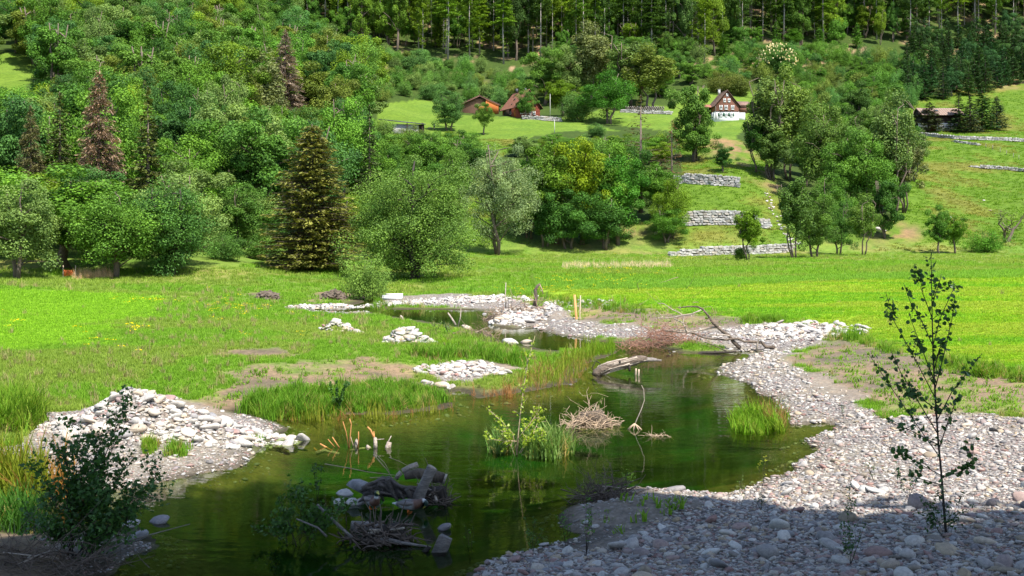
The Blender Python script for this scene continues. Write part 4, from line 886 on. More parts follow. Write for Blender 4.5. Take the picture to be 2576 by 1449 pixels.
grow('tall_grass', 'rough', *sel(ok & (mt >= .5)), (.16, .33, .04), 'taller green grass strip behind the mown field')
# long grass along the field edge and the banks
def uvfill(n, outline, zg=0.3):
    P = np.asarray(outline, float); lo = P.min(0); hi = P.max(0); u = RNG.uniform(lo[0], hi[0], n); v = RNG.uniform(lo[1], hi[1], n)
    k = poly_sdf(u, v, P) < 0; u, v = u[k], v[k]; Y = (CH - zg) * FPX / (v - V0)
    for _ in range(9): Y = .5 * Y + .5 * (CH - np.clip(terr((u - U0) / FPX * Y, Y) - hill_rise((u - U0) / FPX * Y, Y), 0, 3)) * FPX / (v - V0)
    x = (u - U0) / FPX * Y; return x, Y, np.maximum(terr(x, Y), -0.05)
def bed(n, outline, kind, col, label, smin, smax, cat='grass', name='grass_clump', tilt=.1):
    x, y, z = uvfill(n, outline); sc = RNG.uniform(smin, smax, len(x)) * np.clip(.45 + 1.3 * (fbm(x * 1.3, y * 1.3, 3, 61) + .5), .5, 1.25)
    if kind == 'long':
        q = RNG.random(len(x)) < .16; q2 = (RNG.random(len(x)) < .3) & ~q
        grow(name, kind, x[q], y[q], z[q], sc[q] * .8, (.30, .26, .10), label, cat, .3); grow(name, kind, x[q2], y[q2], z[q2], sc[q2], tuple(c * f for c, f in zip(col, (1.45, 1.1, 1.6))), label, cat, .22); q = ~q & ~q2; x, y, z, sc = x[q], y[q], z[q], sc[q]
    grow(name, kind, x, y, z, sc, col, label, cat, tilt)
LG = (.10, .24, .02)
bed(700, [(605, 1040), (640, 1005), (760, 985), (860, 985), (870, 1045), (690, 1060)], 'long', LG, 'lush long grass on the left bank', .35, .95)
bed(700, [(850, 1040), (850, 975), (1000, 965), (1090, 985), (1140, 1010), (1000, 1035)], 'long', LG, 'lush long grass on the left bank', .35, .8)
bed(170, [(700, 1058), (850, 1040), (1010, 1042), (1140, 1022), (1150, 1032), (1000, 1056), (850, 1060)], 'reed', (.20, .24, .03), 'yellow-green reeds at the water edge', .3, .65, 'reeds', 'reeds')
bed(90, [(700, 1058), (850, 1044), (1010, 1046), (1140, 1026), (1150, 1034), (1000, 1056), (850, 1060)], 'dry', (.30, .17, .07), 'brown dead reeds at the water edge', .3, .55, 'reeds', 'reeds', .4)
bed(400, [(1040, 895), (1100, 875), (1240, 885), (1330, 905), (1310, 928), (1200, 900), (1100, 908)], 'long', LG, 'lush long grass on the left bank', .6, 1.0)
bed(500, [(0, 1095), (0, 1020), (60, 1010), (110, 1060), (60, 1090)], 'long', (.12, .25, .02), 'lush long grass on the left bank', .7, 1.2)
bed(330, [(1310, 985), (1300, 955), (1370, 925), (1430, 890), (1480, 880), (1545, 880), (1490, 912), (1462, 945), (1440, 968)], 'reed', (.19, .26, .03), 'green reed bed reaching into the pond', .4, .85, 'reeds', 'reeds')
bed(170, [(1310, 988), (1300, 960), (1370, 930), (1430, 905), (1480, 895), (1490, 915), (1462, 948), (1440, 970)], 'dry', (.30, .19, .09), 'rusty dead reeds in the reed bed', .3, .6, 'reeds', 'reeds', .3)
bed(120, [(1480, 900), (1490, 880), (1545, 876), (1548, 890)], 'reed', (.15, .28, .02), 'green reed bed reaching into the pond', .5, .8, 'reeds', 'reeds')
bed(60, [(1190, 995), (1290, 985), (1300, 1000), (1210, 1005)], 'dry', (.30, .16, .07), 'thin rusty reeds standing in the water', .35, .55, 'reeds', 'reeds', .3)
bed(260, [(-20, 1262), (-20, 1225), (95, 1235), (100, 1272), (60, 1290)], 'reed', (.20, .26, .025), 'tall sedge in the left corner', .75, 1.15, 'reeds', 'reeds')
bed(90, [(-20, 1262), (-20, 1225), (180, 1225), (200, 1260), (60, 1290)], 'dry', (.33, .18, .05), 'rusty blades among the left corner sedge', .6, 1.0, 'reeds', 'reeds', .25)
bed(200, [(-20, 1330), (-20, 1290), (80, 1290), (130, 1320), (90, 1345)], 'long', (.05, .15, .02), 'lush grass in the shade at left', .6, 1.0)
bed(170, [(1845, 1082), (1850, 1055), (1930, 1045), (1975, 1055), (1965, 1085), (1900, 1092)], 'long', (.13, .28, .02), 'green sedge tuft at the right shore', .7, 1.1, 'sedge', 'sedge_tuft')
bed(70, [(1890, 1070), (1930, 1045), (1985, 1045), (1980, 1075)], 'dry', (.30, .17, .08), 'brown stems in the right shore sedge', .45, .75, 'sedge', 'sedge_tuft', .25)
bed(110, [(1335, 1150), (1340, 1130), (1400, 1125), (1425, 1140), (1380, 1155)], 'long', (.13, .24, .06), 'thin rushes beside the budding willow shoot', .8, 1.2, 'rushes', 'rushes')
bed(50, [(1235, 1140), (1250, 1110), (1275, 1110), (1280, 1140)], 'long', (.10, .22, .05), 'thin rushes beside the budding willow shoot', .8, 1.1, 'rushes', 'rushes')
for poly, n_ in [([(1400, 772), (1400, 757), (1490, 760), (1580, 775), (1640, 790), (1560, 788), (1480, 778)], 300), ([(2080, 850), (2100, 835), (2180, 850), (2260, 890), (2240, 895), (2160, 865)], 250), ([(2340, 930), (2360, 900), (2500, 930), (2600, 945), (2600, 965), (2470, 950)], 350), ([(1860, 815), (1870, 800), (1980, 803), (1980, 812)], 120), ([(930, 775), (960, 750), (1000, 775), (960, 785)], 90), ([(1160, 735), (1300, 735), (1440, 755), (1420, 762), (1300, 745)], 260)]:
    bed(n_, poly, 'long', (.11, .25, .02), 'longer grass along the edge of the right field', .5, .9)
bed(120, [(1040, 885), (1100, 870), (1180, 872), (1170, 890)], 'long', (.13, .29, .015), 'bright grass before the second stone heap', .5, .9)
bed(600, [(820, 835), (960, 812), (1220, 850), (1330, 885), (1300, 897), (1100, 875), (950, 852)], 'rough', (.17, .26, .05), 'weedy grass between the stone heaps and the water', .6, 1.3)
bed(60, [(345, 1145), (380, 1110), (400, 1115), (380, 1150)], 'long', (.13, .28, .02), 'grass tufts growing out of the stone heap', .4, .7)
bed(40, [(420, 1150), (430, 1125), (470, 1130), (465, 1150)], 'long', (.11, .26, .02), 'grass tufts growing out of the stone heap', .35, .6)
# sparse weeds on the bare soil
for poly, n_ in [([(1990, 900), (2110, 855), (2300, 900), (2576, 950), (2576, 1040), (2250, 1045), (2100, 960)], 600), ([(480, 1030), (640, 930), (900, 900), (1080, 940), (900, 980), (640, 1030)], 260), ([(1400, 770), (1700, 800), (1950, 806), (1720, 832), (1500, 805)], 250), ([(1450, 1330), (1520, 1230), (1750, 1260), (1600, 1350)], 25)]:
    bed(n_, poly, 'weed', (.16, .30, .04), 'sparse low weeds on the bare soil', .5, 1.4, 'weeds', 'weeds', .2)
# pale dry reed patches of the far meadow
bed(800, [(1412, 677), (1418, 667), (1690, 664), (1692, 675)], 'dry', (.66, .56, .42), 'strip of pale dry reeds in the far meadow', .35, .75, 'reeds', 'dry_reeds')
bed(420, [(185, 704), (188, 697), (285, 698), (282, 703)], 'dry', (.62, .48, .34), 'patch of pale dry reeds beside the spreading tree', .4, .8, 'reeds', 'dry_reeds')
# hill grass
Yh = RNG.uniform(183, 400, 60000); uh = RNG.uniform(1150, 2640, 60000); Xh = (uh - U0) / FPX * Yh; Zh = terr(Xh, Yh); vh = v_of(Zh, Yh)
q = in_keep(uh, vh) & ((vh > 350) | (uh > 2200)) & (RNG.random(60000) < .6) & (mask('hsoil', Xh, Yh, 1, 2, .25) < .4); qn = fbm(Xh / 9, Yh / 9, 4, 3) + .5
for cnd, c in ((q & (qn < .52), (.11, .23, .022)), (q & (qn >= .52), (.18, .21, .05))):
    grow('hill_grass', 'hill', Xh[cnd], Yh[cnd], Zh[cnd], RNG.uniform(.7, 1.3, cnd.sum()), c, 'grass on the open hillside')
# yellow flowers
mb = MB(); r = np.random.default_rng(5)
for k in range(5): mb.leaves(r.normal(0, .16, (3, 3)) * [1, 1, .1] + [0, 0, .36], unit(np.array([[0, 0, 1.0]] * 3) + r.normal(0, .4, (3, 3))), .05, .05, r, .5)
fl = proto('flower_head', mb.mesh('flower_head', M['flower'])); fx = []
for (u, v, su, sv, n_) in [(380, 742, 40, 3, 14), (610, 745, 60, 8, 22), (345, 815, 14, 5, 7), (620, 770, 80, 25, 20), (1500, 722, 90, 6, 40), (1340, 720, 70, 6, 22), (1750, 665, 60, 3, 25), (1560, 700, 100, 5, 25), (280, 850, 60, 20, 9), (20, 800, 30, 12, 7)]:
    for _ in range(n_):
        g = P0(u + random.gauss(0, su), v + random.gauss(0, sv), 1.0); fx.append((g[0], g[1], GZ(*g)))
fx = np.array(fx); scatter('yellow_flowers', fl, fx, RNG.uniform(.5, 1.0, len(fx)), rz(len(fx)), (.85, .66, .01), kind='stuff', label='yellow buttercups scattered in the meadow', cat='flowers')

# ------------------------------------------------------------------ farm buildings
def wood_mat(name, col, var=.3): return simple(name, col, .85, var, 2.5, .3, .02, stretch=(5, 5, .5))
M['wood_brown'] = wood_mat('wood_brown', (.20, .09, .06)); M['wood_orange'] = wood_mat('wood_orange', (.42, .13, .03)); M['wood_log'] = wood_mat('wood_log', (.16, .09, .06))
M['wood_red'] = wood_mat('wood_red', (.20, .05, .03)); M['wood_dark'] = wood_mat('wood_dark', (.035, .02, .015))
M['plaster'] = simple('plaster', (.72, .71, .68), .9, .08, 2, .1); M['white_paint'] = simple('white_paint', (.75, .75, .73), .6, .05, 5, .05)
M['shutter'] = simple('shutter_green', (.02, .10, .055), .6, .15, 5, .1); M['glass'] = simple('window_glass', (.03, .035, .04), .08, .2, 2, 0, spec=.8)
M['tile'] = simple('roof_tile', (.27, .115, .075), .9, .35, 3, .5, .03); M['tile_old'] = simple('roof_tile_old', (.20, .125, .095), .9, .35, 3, .5, .03); M['tile_pale'] = simple('roof_tile_pale', (.27, .19, .15), .9, .25, 3, .4, .03)
M['metal_dark'] = simple('dark_metal', (.05, .052, .06), .45, .2, 4, .1); M['concrete'] = simple('concrete', (.5, .48, .45), .9, .15, 3, .3)
def prism(mb, poly, y0, y1):
    """polygon in x,z pushed along y"""
    n = len(poly); V = [(x, y0, z) for x, z in poly] + [(x, y1, z) for x, z in poly]
    c0 = np.mean(np.array(poly), 0); V += [(c0[0], y0, c0[1]), (c0[0], y1, c0[1])]
    Q = [(i, (i + 1) % n, n + (i + 1) % n, n + i) for i in range(n)]; T = [(2 * n, (i + 1) % n, i) for i in range(n)] + [(2 * n + 1, n + i, n + (i + 1) % n) for i in range(n)]
    mb.add(V, Q, T)
def part(root, name, mat, fn, smooth=False, **k):
    mb = MB(); fn(mb); return mobj(name, mb.mesh(name, M[mat] if isinstance(mat, str) else mat, smooth), root, **k)
def slope_roof(root, w, eave, ridge, y0, y1, over, mat, rows=12, cols=14, th=.12):
    """two pitched sides laid with tile courses; local gable front at y0"""
    rise_ = (ridge - eave) / (w / 2); hx = w / 2 + over
    roof = part(root, 'roof', 'wood_dark', lambda m: [prism(m, [(sx * hx, eave - rise_ * over), (0, ridge), (0, ridge - th), (sx * hx, eave - rise_ * over - th)] if sx > 0 else [(0, ridge), (-hx, eave - rise_ * over), (-hx, eave - rise_ * over - th), (0, ridge - th)], y0 - over, y1 + over) for sx in (-1, 1)])
    L = math.hypot(hx, rise_ * hx); ang = math.atan2(rise_ * hx, hx); cw = (y1 - y0 + 2 * over) / cols; ch = L / rows
    mbt = MB(); mbt.box((0, 0, 0), (ch * 1.12, cw * .96, .05)); tme = mbt.mesh('tile', M[mat])
    for sx in (-1, 1):
        for a in range(rows):
            for b in range(cols):
                t = (a + .5) / rows; o = bpy.data.objects.new('tile', tme); link(o, roof)
                o.location = (sx * hx * (1 - t), y0 - over + (b + .5) * cw, eave - rise_ * over + t * (ridge - eave + rise_ * over) + .04 + random.uniform(0, .02))
                o.rotation_euler = (0, sx * ang - sx * .03, 0)
    part(roof, 'ridge_cap', mat, lambda m: m.tube([(0, y0 - over, ridge + .05), (0, y1 + over, ridge + .05)], .13, 6))
    return roof
def window(root, x, z, w, h, y=0.0, shut=False, side=None, frame='white_paint'):
    """framed window in the gable front (or a side wall)"""
    def tr_(c): return c if side is None else (side[0], c[0] + side[1], c[2]) 
    def bx_(m, c, d):
        if side is None: m.box(c, d)
        else: m.box((side[0] + math.copysign(1, side[0]) * -(c[1] - y), c[0], c[2]), (d[1], d[0], d[2]))
    g = part(root, 'window', 'glass', lambda m: bx_(m, (x, y - .02, z), (w, .04, h)))
    def fr(m):
        for dx in (-1, 1): bx_(m, (x + dx * w / 2, y - .05, z), (.11, .1, h + .2))
        for dz in (-1, 1): bx_(m, (x, y - .05, z + dz * h / 2), (w - .11, .1, .11))
        bx_(m, (x, y - .045, z), (.07, .06, h)); bx_(m, (x, y - .043, z + h * .12), (w, .05, .05))
    part(g, 'frame', frame, fr); part(g, 'sill', frame, lambda m: bx_(m, (x, y - .11, z - h / 2 - .1), (w + .25, .2, .07)))
    if shut:
        for dx in (-1, 1): part(g, 'shutter', 'shutter', lambda m: bx_(m, (x + dx * (w * .5 + .32), y - .06, z), (.46, .05, h + .1)))
def gable(m, w, eave, ridge, y0, y1, z0=0): prism(m, [(-w / 2, z0), (w / 2, z0), (w / 2, eave), (0, ridge), (-w / 2, eave)], y0, y1)

# chalet with the white lower storey
p = G(1829, 304); S_ = FPX / p.y; w = 60.5 / S_; dep = 8.5; base = p.z + .35
h = empty('chalet', (p.x, p.y, base), math.radians(5), label='dark timber chalet with white lower storey and green shutters', cat='house')
ev, rg, wb = 4.35, 8.45, 2.35
part(h, 'base_wall', 'plaster', lambda m: m.box((0, dep / 2, wb / 2 - .8), (w, dep, wb + 1.6)))
part(h, 'upper_wall', 'wood_brown', lambda m: prism(m, [(-w / 2 - .05, wb + .02), (w / 2 + .05, wb + .02), (w / 2 + .05, ev), (0, rg - .1), (-w / 2 - .05, ev)], -.06, dep))
for k in range(17):                                                               # weatherboards of the gable front
    z = wb + .12 + k * .34; hw_ = (w / 2 if z < ev else w / 2 * (rg - z) / (rg - ev)) - .1
    if hw_ > .3: part(h, 'board', 'wood_brown', lambda m: m.box((0, -.085, z), (2 * hw_, .05, .30)))
slope_roof(h, w, ev, rg, 0, dep, .55, 'tile_old', 12, 16)
for x_, z_, w_, h_ in [(-1.85, 3.55, .8, 1.05), (-.3, 3.55, .8, 1.05), (1.6, 3.55, .8, 1.05), (-.75, 5.6, .6, .85), (.55, 5.6, .6, .85), (0, 7.2, .45, .6)]: window(h, x_, z_, w_, h_, -.11)
for x_ in (-1.75, -.2, 1.3): window(h, x_, 1.45, .75, .85, 0, True)
window(h, 2.2, 1.3, .7, .9, 0, False, side=(-w / 2 - .02, 0))
part(h, 'chimney', 'concrete', lambda m: [m.box((-1.0, 5, rg + .1), (.6, .6, 1.5)), m.box((-1.0, 5, rg + .9), (.8, .8, .12))])
part(h, 'downpipe', 'bark_pale', lambda m: m.tube([(-w / 2 - .1, -.14, ev - .2), (-w / 2 + .1, -.14, ev - .8), (-w / 2 + .1, -.14, 0)], .06, 6))
an = part(h, 'annex', 'wood_brown', lambda m: m.box((w / 2 + 1.8, 2.2, 3.2), (3.5, 3.4, 1.9)))
part(an, 'annex_base', 'plaster', lambda m: m.box((w / 2 + 1.0, 2.1, .9), (2.1, 3.0, 2.8)))
part(an, 'annex_roof', 'tile_old', lambda m: prism(m, [(w / 2 + .1, 4.35), (w / 2 + .1, 4.2), (w / 2 + 4.1, 4.2), (w / 2 + 4.1, 4.35)], .2, 1.0) or m.box((w / 2 + 2.1, 2.2, 4.85), (4.1, 4.4, .14), Matrix.Rotation(.42, 4, 'X')))
part(h, 'lean_to', 'tile', lambda m: m.box((-w / 2 - 1.2, 4.5, 4.4), (2.4, 4.0, .14), Matrix.Rotation(.3, 4, 'X')))
part(h, 'lean_to_wall', 'wood_dark', lambda m: m.box((-w / 2 - 1.2, 5.6, 2.2), (2.0, 2.2, 3.6)))
part(h, 'vine', 'bark_dark', lambda m: [m.tube([(-2.5, -.1, 0), (-2.4, -.12, 1.7), (-2.1, -.14, 2.3), (-1.0, -.14, 2.35), (-.2, -.14, 2.6), (1.2, -.14, 2.3)], .05, 5), m.tube([(-3.1, -.1, 0), (-3.0, -.12, 1.5)], .03, 4)])

# log barn with orange board side
p = G(1206, 288); S_ = FPX / p.y; w = 97 / S_; base = p.z
h = empty('barn', (p.x, p.y, base + .75), math.radians(-1), label='log barn with dark beams and bright orange boarded side', cat='barn')
ev, rg = 2.55, 5.25; dep = 7
part(h, 'wall', 'wood_dark', lambda m: gable(m, w, ev, rg - .15, 1.0, dep, -1.6))
for k in range(16):
    z = -.84 + k * .33; left = -w / 2 if z < ev else -w / 2 * (rg - z) / (rg - ev); right = min(.35 * w / 2, (w / 2) * (rg - z) / (rg - ev) if z > ev else 9)
    if right - left > .4: part(h, 'log', 'wood_log', lambda m: m.tube([(left + .1, .86, z), (right, .86, z)], .15, 7))
nb_ = 16
for k in range(nb_):
    x_ = w * .5 * (.33 + .66 * (k + .5) / nb_); top = min(ev + (rg - ev) * (1 - x_ / (w / 2)), rg) - .15
    part(h, 'board', 'wood_orange', lambda m: m.box((x_, .12 + random.uniform(0, .03), (top - .5) / 2), (w * .5 * .66 / nb_ * .94, .06, top + .5)))
part(h, 'door', 'wood_orange', lambda m: m.box((w * .06, .2, .75), (1.9, .06, 2.0)))
part(h, 'hatch', 'wood_dark', lambda m: m.box((w * .02, .14, .5), (.5, .06, .7))); part(h, 'lamp', 'white_paint', lambda m: m.box((-.3, .55, 2.0), (.45, .2, .22)))
slope_roof(h, w, ev, rg, .45, dep, .5, 'tile_old', 8, 12)
part(h, 'barge_board', 'wood_log', lambda m: [prism(m, [(sx * (w / 2 + .5), ev - .40), (0, rg - .16), (0, rg - .42), (sx * (w / 2 + .5), ev - .66)][::1 if sx > 0 else -1], -.12, -.06) for sx in (-1, 1)])

# farmhouse behind the round tree
p = G(1322, 297); S_ = FPX / p.y; base = p.z - .2
h = empty('farmhouse', (p.x + .9, p.y + 2.0, base + 1.0), math.radians(24), label='red-brown farmhouse with steep tiled roof behind a round tree', cat='house')
w, dep, ev, rg = 7.4, 10.5, 3.1, 7.6
part(h, 'wall', 'wood_red', lambda m: gable(m, w, ev, rg - .12, 0, dep, -2.2))
for k in range(15):
    z = .3 + k * .42; hw_ = (w / 2 if z < ev else w / 2 * (rg - z) / (rg - ev)) - .1
    if hw_ > .3: part(h, 'board', 'wood_red', lambda m: m.box((0, -.03, z), (2 * hw_, .05, .38)))
rf = slope_roof(h, w, ev, rg, 0, dep, .7, 'tile', 13, 20)
for x_, z_ in [(-2.4, 6.2), (-3.0, 4.0)]: part(rf, 'skylight', 'glass', lambda m: m.box((-2.05 if z_ > 5 else -3.3, 5.4 if z_ > 5 else 4.6, 5.35 if z_ > 5 else 3.82), (.75 if z_ > 5 else .45, .7 if z_ > 5 else .5, .1), Matrix.Rotation(-math.atan2(rg - ev, w / 2), 4, 'Y')))
part(h, 'chimney', 'metal_dark', lambda m: [m.box((-.6, 7.0, rg + .5), (.6, .6, 1.2)), m.box((.5, 3.2, rg + .4), (.5, .5, 1.0))])
for x_ in (-2.2, -.9, .4, 1.7): window(h, x_, 1.0, .8, .8, -.07)
window(h, 2.0, 3.6, .55, .8, -.07, frame='wood_dark'); window(h, .3, 5.3, .6, .8, -.07, frame='wood_dark')
part(h, 'side_door', 'wood_orange', lambda m: m.box((-w / 2 - .05, 1.5, .7), (.1, 1.0, 2.1))); window(h, 4.5, 1.3, .9, .9, 0, side=(-w / 2 - .02, 0))
part(h, 'porch', 'wood_dark', lambda m: m.box((-w / 2 - .12, 6.5, 1.0), (.2, 5.0, 2.6)))

# right-hand house, long side to the viewer
p = G(2374, 330); S_ = FPX / p.y; L = 112 / S_; base = p.z
h = empty('house', (p.x, p.y + 1, base + .5), math.radians(3), label='long dark house with pale pinkish roof behind conifers', cat='house')
part(h, 'wall', 'wood_dark', lambda m: m.box((0, 3.4, 1.8), (L - 1.6, 6.0, 5.6)))
for x_, w_ in ((-L * .42, 3.2), (L * .02, 4.2), (L * .33, 3.4)): part(h, 'lower_wall', 'plaster', lambda m: m.box((x_, .3 if x_ > -3 else .25, .9), (w_, .3, 2.2)))
part(h, 'porch_wall', 'wood_red', lambda m: m.box((-L * .2, .36, .6), (3.2, .2, 1.5)))
roofp = part(h, 'roof', 'wood_dark', lambda m: m.add([(x_, y_, z_) for x_ in (-L / 2, L / 2) for y_, z_ in ((-1.2, 4.1), (3.4, 6.6), (8.0, 4.1), (3.4, 6.3))], [(0, 1, 5, 4), (1, 2, 6, 5), (2, 3, 7, 6), (3, 0, 4, 7)], [(0, 3, 1), (1, 3, 2), (4, 5, 7), (5, 6, 7)]))
mbt = MB(); mbt.box((0, 0, 0), (L / 18 * .97, .72, .05)); tm_ = mbt.mesh('tile', M['tile_pale'])
for a_ in range(8):
    for b_ in range(18):
        t_ = (a_ + .5) / 8; o = bpy.data.objects.new('tile', tm_); link(o, roofp); o.location = (-L / 2 + (b_ + .5) * L / 18, -1.2 + 4.6 * t_, 4.14 + 2.5 * t_ + random.uniform(0, .02)); o.rotation_euler = (math.atan2(2.5, 4.6) - .03, 0, 0)
part(roofp, 'skylight', 'glass', lambda m: m.box((-1.2, 1.8, 5.86), (1.2, .7, .08), Matrix.Rotation(math.atan2(2.5, 4.6), 4, 'X')))
for x_ in (-L * .27, -L * .2, -L * .13): part(h, 'pane', 'white_paint', lambda m: m.box((x_, .2, 1.65), (.7, .06, .8)))
for x_ in (.1, 4.6): window(h, x_, 1.1, .9, 1.0, .12)
part(h, 'gable_board', 'wood_dark', lambda m: m.add([(-L / 2 + .3, .2, 4.4), (-L / 2 + .3, 6.6, 4.4), (-L / 2 + .3, 3.4, 6.2), (-L / 2 + .5, .2, 4.4), (-L / 2 + .5, 6.6, 4.4), (-L / 2 + .5, 3.4, 6.2)], [(0, 1, 4, 3), (1, 2, 5, 4), (2, 0, 3, 5)], [(0, 2, 1), (3, 4, 5)]))

# low shed left of the lawn
p = G(1012, 338); h = empty('shed', (p.x, p.y, p.z), math.radians(8), label='low shed with flat dark metal roof and stone wall', cat='shed')
W_ = 118 * p.y / FPX
part(h, 'wall', 'stone_wall', lambda m: m.box((-W_ * .05, 1.2, .9), (W_ * .8, 2.6, 3.0))); part(h, 'back_wall', 'wood_dark', lambda m: m.box((W_ * .18, 2.6, 1.2), (W_ * .6, .3, 3.0)))
rf = part(h, 'roof', 'metal_dark', lambda m: m.box((0, 1.4, 3.2), (W_, 4.6, .16), Matrix.Rotation(.09, 4, 'Y') @ Matrix.Rotation(.12, 4, 'X')))
for k in range(12): part(rf, 'rib', 'metal_dark', lambda m: m.box((-W_ / 2 + (k + .5) * W_ / 12, 1.4, 3.31 - (-W_ / 2 + (k + .5) * W_ / 12) * .09), (.06, 4.6, .07), Matrix.Rotation(.12, 4, 'X')))
for x_ in (-W_ * .42, W_ * .1, W_ * .42): part(h, 'post', 'wood_dark', lambda m: m.box((x_, -.5, 1.2), (.2, .2, 3.4)))

# ------------------------------------------------------------------ dry-stone walls: every stone laid one by one
bm = bmesh.new(); bmesh.ops.create_cube(bm, size=1.0); bmesh.ops.bevel(bm, geom=bm.edges[:], offset=.16, segments=1, affect='EDGES')
rr_ = np.random.default_rng(4); V_ = np.array([v.co[:] for v in bm.verts]); BLK = []
me0 = bpy.data.meshes.new('wall_stone'); bm.to_mesh(me0); bm.free()
for i in range(6):
    me = me0.copy(); V2 = V_ + rr_.normal(0, .05, V_.shape); V2[:, 0] += V2[:, 2] * rr_.normal(0, .12); me.vertices.foreach_set('co', V2.astype(np.float32).ravel()); me.materials.append(M['stone_wall']); me.update(); BLK.append(me)
def dry_wall(label, pts, hts, sw=.75, sh=.45, name='stone_wall', back=.5):
    """pts: foot line as seen (u,v); hts: wall height in metres at each point"""
    g = [G(u, v) for u, v in pts]; cum = [0]
    for a_, b_ in zip(g, g[1:]): cum.append(cum[-1] + math.hypot(b_.x - a_.x, b_.y - a_.y))
    o = empty(name, g[0], label=label, cat='wall'); tot = cum[-1]
    def at(s): return [float(np.interp(s, cum, [q[i] for q in g])) for i in range(3)] + [float(np.interp(s, cum, hts))]
    mb = MB(); n = max(2, int(tot / 1.0)); ss = np.linspace(0, tot, n + 1)
    for a_, b_ in zip(ss, ss[1:]):
        A_ = at(a_); B_ = at(b_)
        V = [(A_[0], A_[1] + .12, A_[2] - .4), (B_[0], B_[1] + .12, B_[2] - .4), (B_[0], B_[1] + .12, B_[2] + B_[3] - .12), (A_[0], A_[1] + .12, A_[2] + A_[3] - .12)]
        V += [(x_, y_ + back + .9, z_) for x_, y_, z_ in V]
        V = np.array(V) - np.array(g[0][:]); mb.add(V, [(0, 1, 2, 3), (3, 2, 6, 7), (4, 7, 6, 5), (0, 3, 7, 4), (1, 5, 6, 2)])
    mobj('core', mb.mesh('core', M['soil']), o)
    hm = max(hts); rows = max(1, int(round(hm / sh))); cnt = 0
    for k in range(rows):
        s = random.uniform(0, sw * .5)
        while s < tot:
            L_ = sw * random.uniform(.55, 1.45); q = at(min(s + L_ / 2, tot)); z_ = (k + .5) * hm / rows
            if z_ < q[3] + .1 and cnt < 300:
                st = bpy.data.objects.new('stone', random.choice(BLK)); link(st, o); cnt += 1
                q2 = at(min(s + L_ / 2 + .3, tot)); ang = math.atan2(q2[1] - q[1], q2[0] - q[0]) if s + L_ / 2 + .3 < tot else 0
                st.location = (q[0] - g[0].x, q[1] - g[0].y + random.uniform(-.08, .06), q[2] - g[0].z + z_ + random.uniform(-.06, .06)); st.scale = (L_ * .97, .6, hm / rows * random.uniform(.85, 1.1)); st.rotation_euler = (random.gauss(0, .05), random.gauss(0, .1), ang)
            s += L_
    return o
dry_wall('uppermost dry-stone terrace wall on the slope below the chalet', [(1690, 462), (1740, 463), (1800, 467), (1858, 472)], [1.4, 1.9, 2.0, 1.7], .7, .42)
dry_wall('tall middle dry-stone terrace wall on the slope', [(1716, 569), (1760, 567), (1850, 566), (1935, 576)], [2.4, 2.5, 2.5, 1.3], .7, .42)
dry_wall('lowest long dry-stone wall along the meadow edge', [(1682, 646), (1720, 645), (1800, 643), (1900, 640), (1992, 634)], [.4, .9, 1.3, 1.4, 1.2], .72, .38)
dry_wall('long low field wall below the right-hand house', [(2310, 341), (2400, 350), (2480, 353), (2600, 358)], [.7, .9, 1.0, 1.0], .8, .4)
dry_wall('short broken wall under the long field wall', [(2398, 357), (2430, 362), (2462, 366)], [.5, .6, .4], .7, .35)
dry_wall('low stone row across the right-hand slope', [(2436, 420), (2500, 425), (2600, 434)], [.3, .7, .8], .7, .38)
dry_wall('low garden wall before the farmhouse', [(1312, 301), (1360, 303), (1410, 306)], [1.0, 1.2, 1.0], .7, .4)
dry_wall('low stone row right of the wood pile', [(1560, 283), (1620, 286), (1690, 288)], [.7, .9, 1.0], .7, .4)
# rubble trail down the slope right of the walls
for k in range(70):
    t = random.random() ** .8; u = np.interp(t, [0, .35, .7, 1], [1925, 1945, 1975, 2005]) + random.gauss(0, 3 + 4 * t); v = np.interp(t, [0, .35, .7, 1], [470, 530, 585, 618])
    g = G(u, v); put_stone(random.choice(ROCK_W), g.x, g.y, g.z + .05, random.uniform(.1, .28), ground)
# wood pile, poles, fence stakes, footbridge
g = G(1625, 283); h = empty('wood_pile', g, label='stack of cut logs between the two farms', cat='wood pile')
for k in range(3):
    for j in range(18): part(h, 'log', 'drift_grey', lambda m: m.tube([(-6 + j * .66 + random.uniform(-.1, .1) + .3 * (k % 2), .2, .9 + k * .42), (-6 + j * .66 + .3 * (k % 2), 2.2, .9 + k * .42)], random.uniform(.17, .25), 7))
for u, vb, vt, r_, lb in [(1384, 300, 236, .07, 'thin pale pole beside the farmhouse'), (1395, 335, 300, .07, 'short pale pole on the lawn edge'), (1194 + 30, 262, 236, .06, None)][:2]:
    g = G(u, vb); hh = CH + (V0 - vt) / FPX * g.y - g.z
    o = empty('pole', g, label=lb, cat='pole'); part(o, 'shaft', 'concrete', lambda m: m.tube([(0, 0, -.3), (0, 0, hh)], (r_ * 1.2, r_ * .8), 8)); part(o, 'cap', 'metal_dark', lambda m: m.tube([(0, 0, hh), (0, 0, hh + .12)], (.1, .04), 8))
for k, (u, v) in enumerate([(2480, 372), (2497, 376), (2516, 384), (2532, 390), (2549, 397), (2563, 402)]):
    g = G(u, v); o = empty('fence_post', g, label='thin wire-fence post on the right-hand slope', cat='post', group='fence posts on the right slope'); part(o, 'post', 'drift_grey', lambda m: m.tube([(0, 0, -.2), (.03, 0, 1.2)], (.07, .05), 6))
g = P0(988, 717, 1.15); h = empty('footbridge', (g[0], g[1], GZ(g[0], g[1]) + .12), math.radians(4), label='small pale concrete footbridge over the stream', cat='bridge')
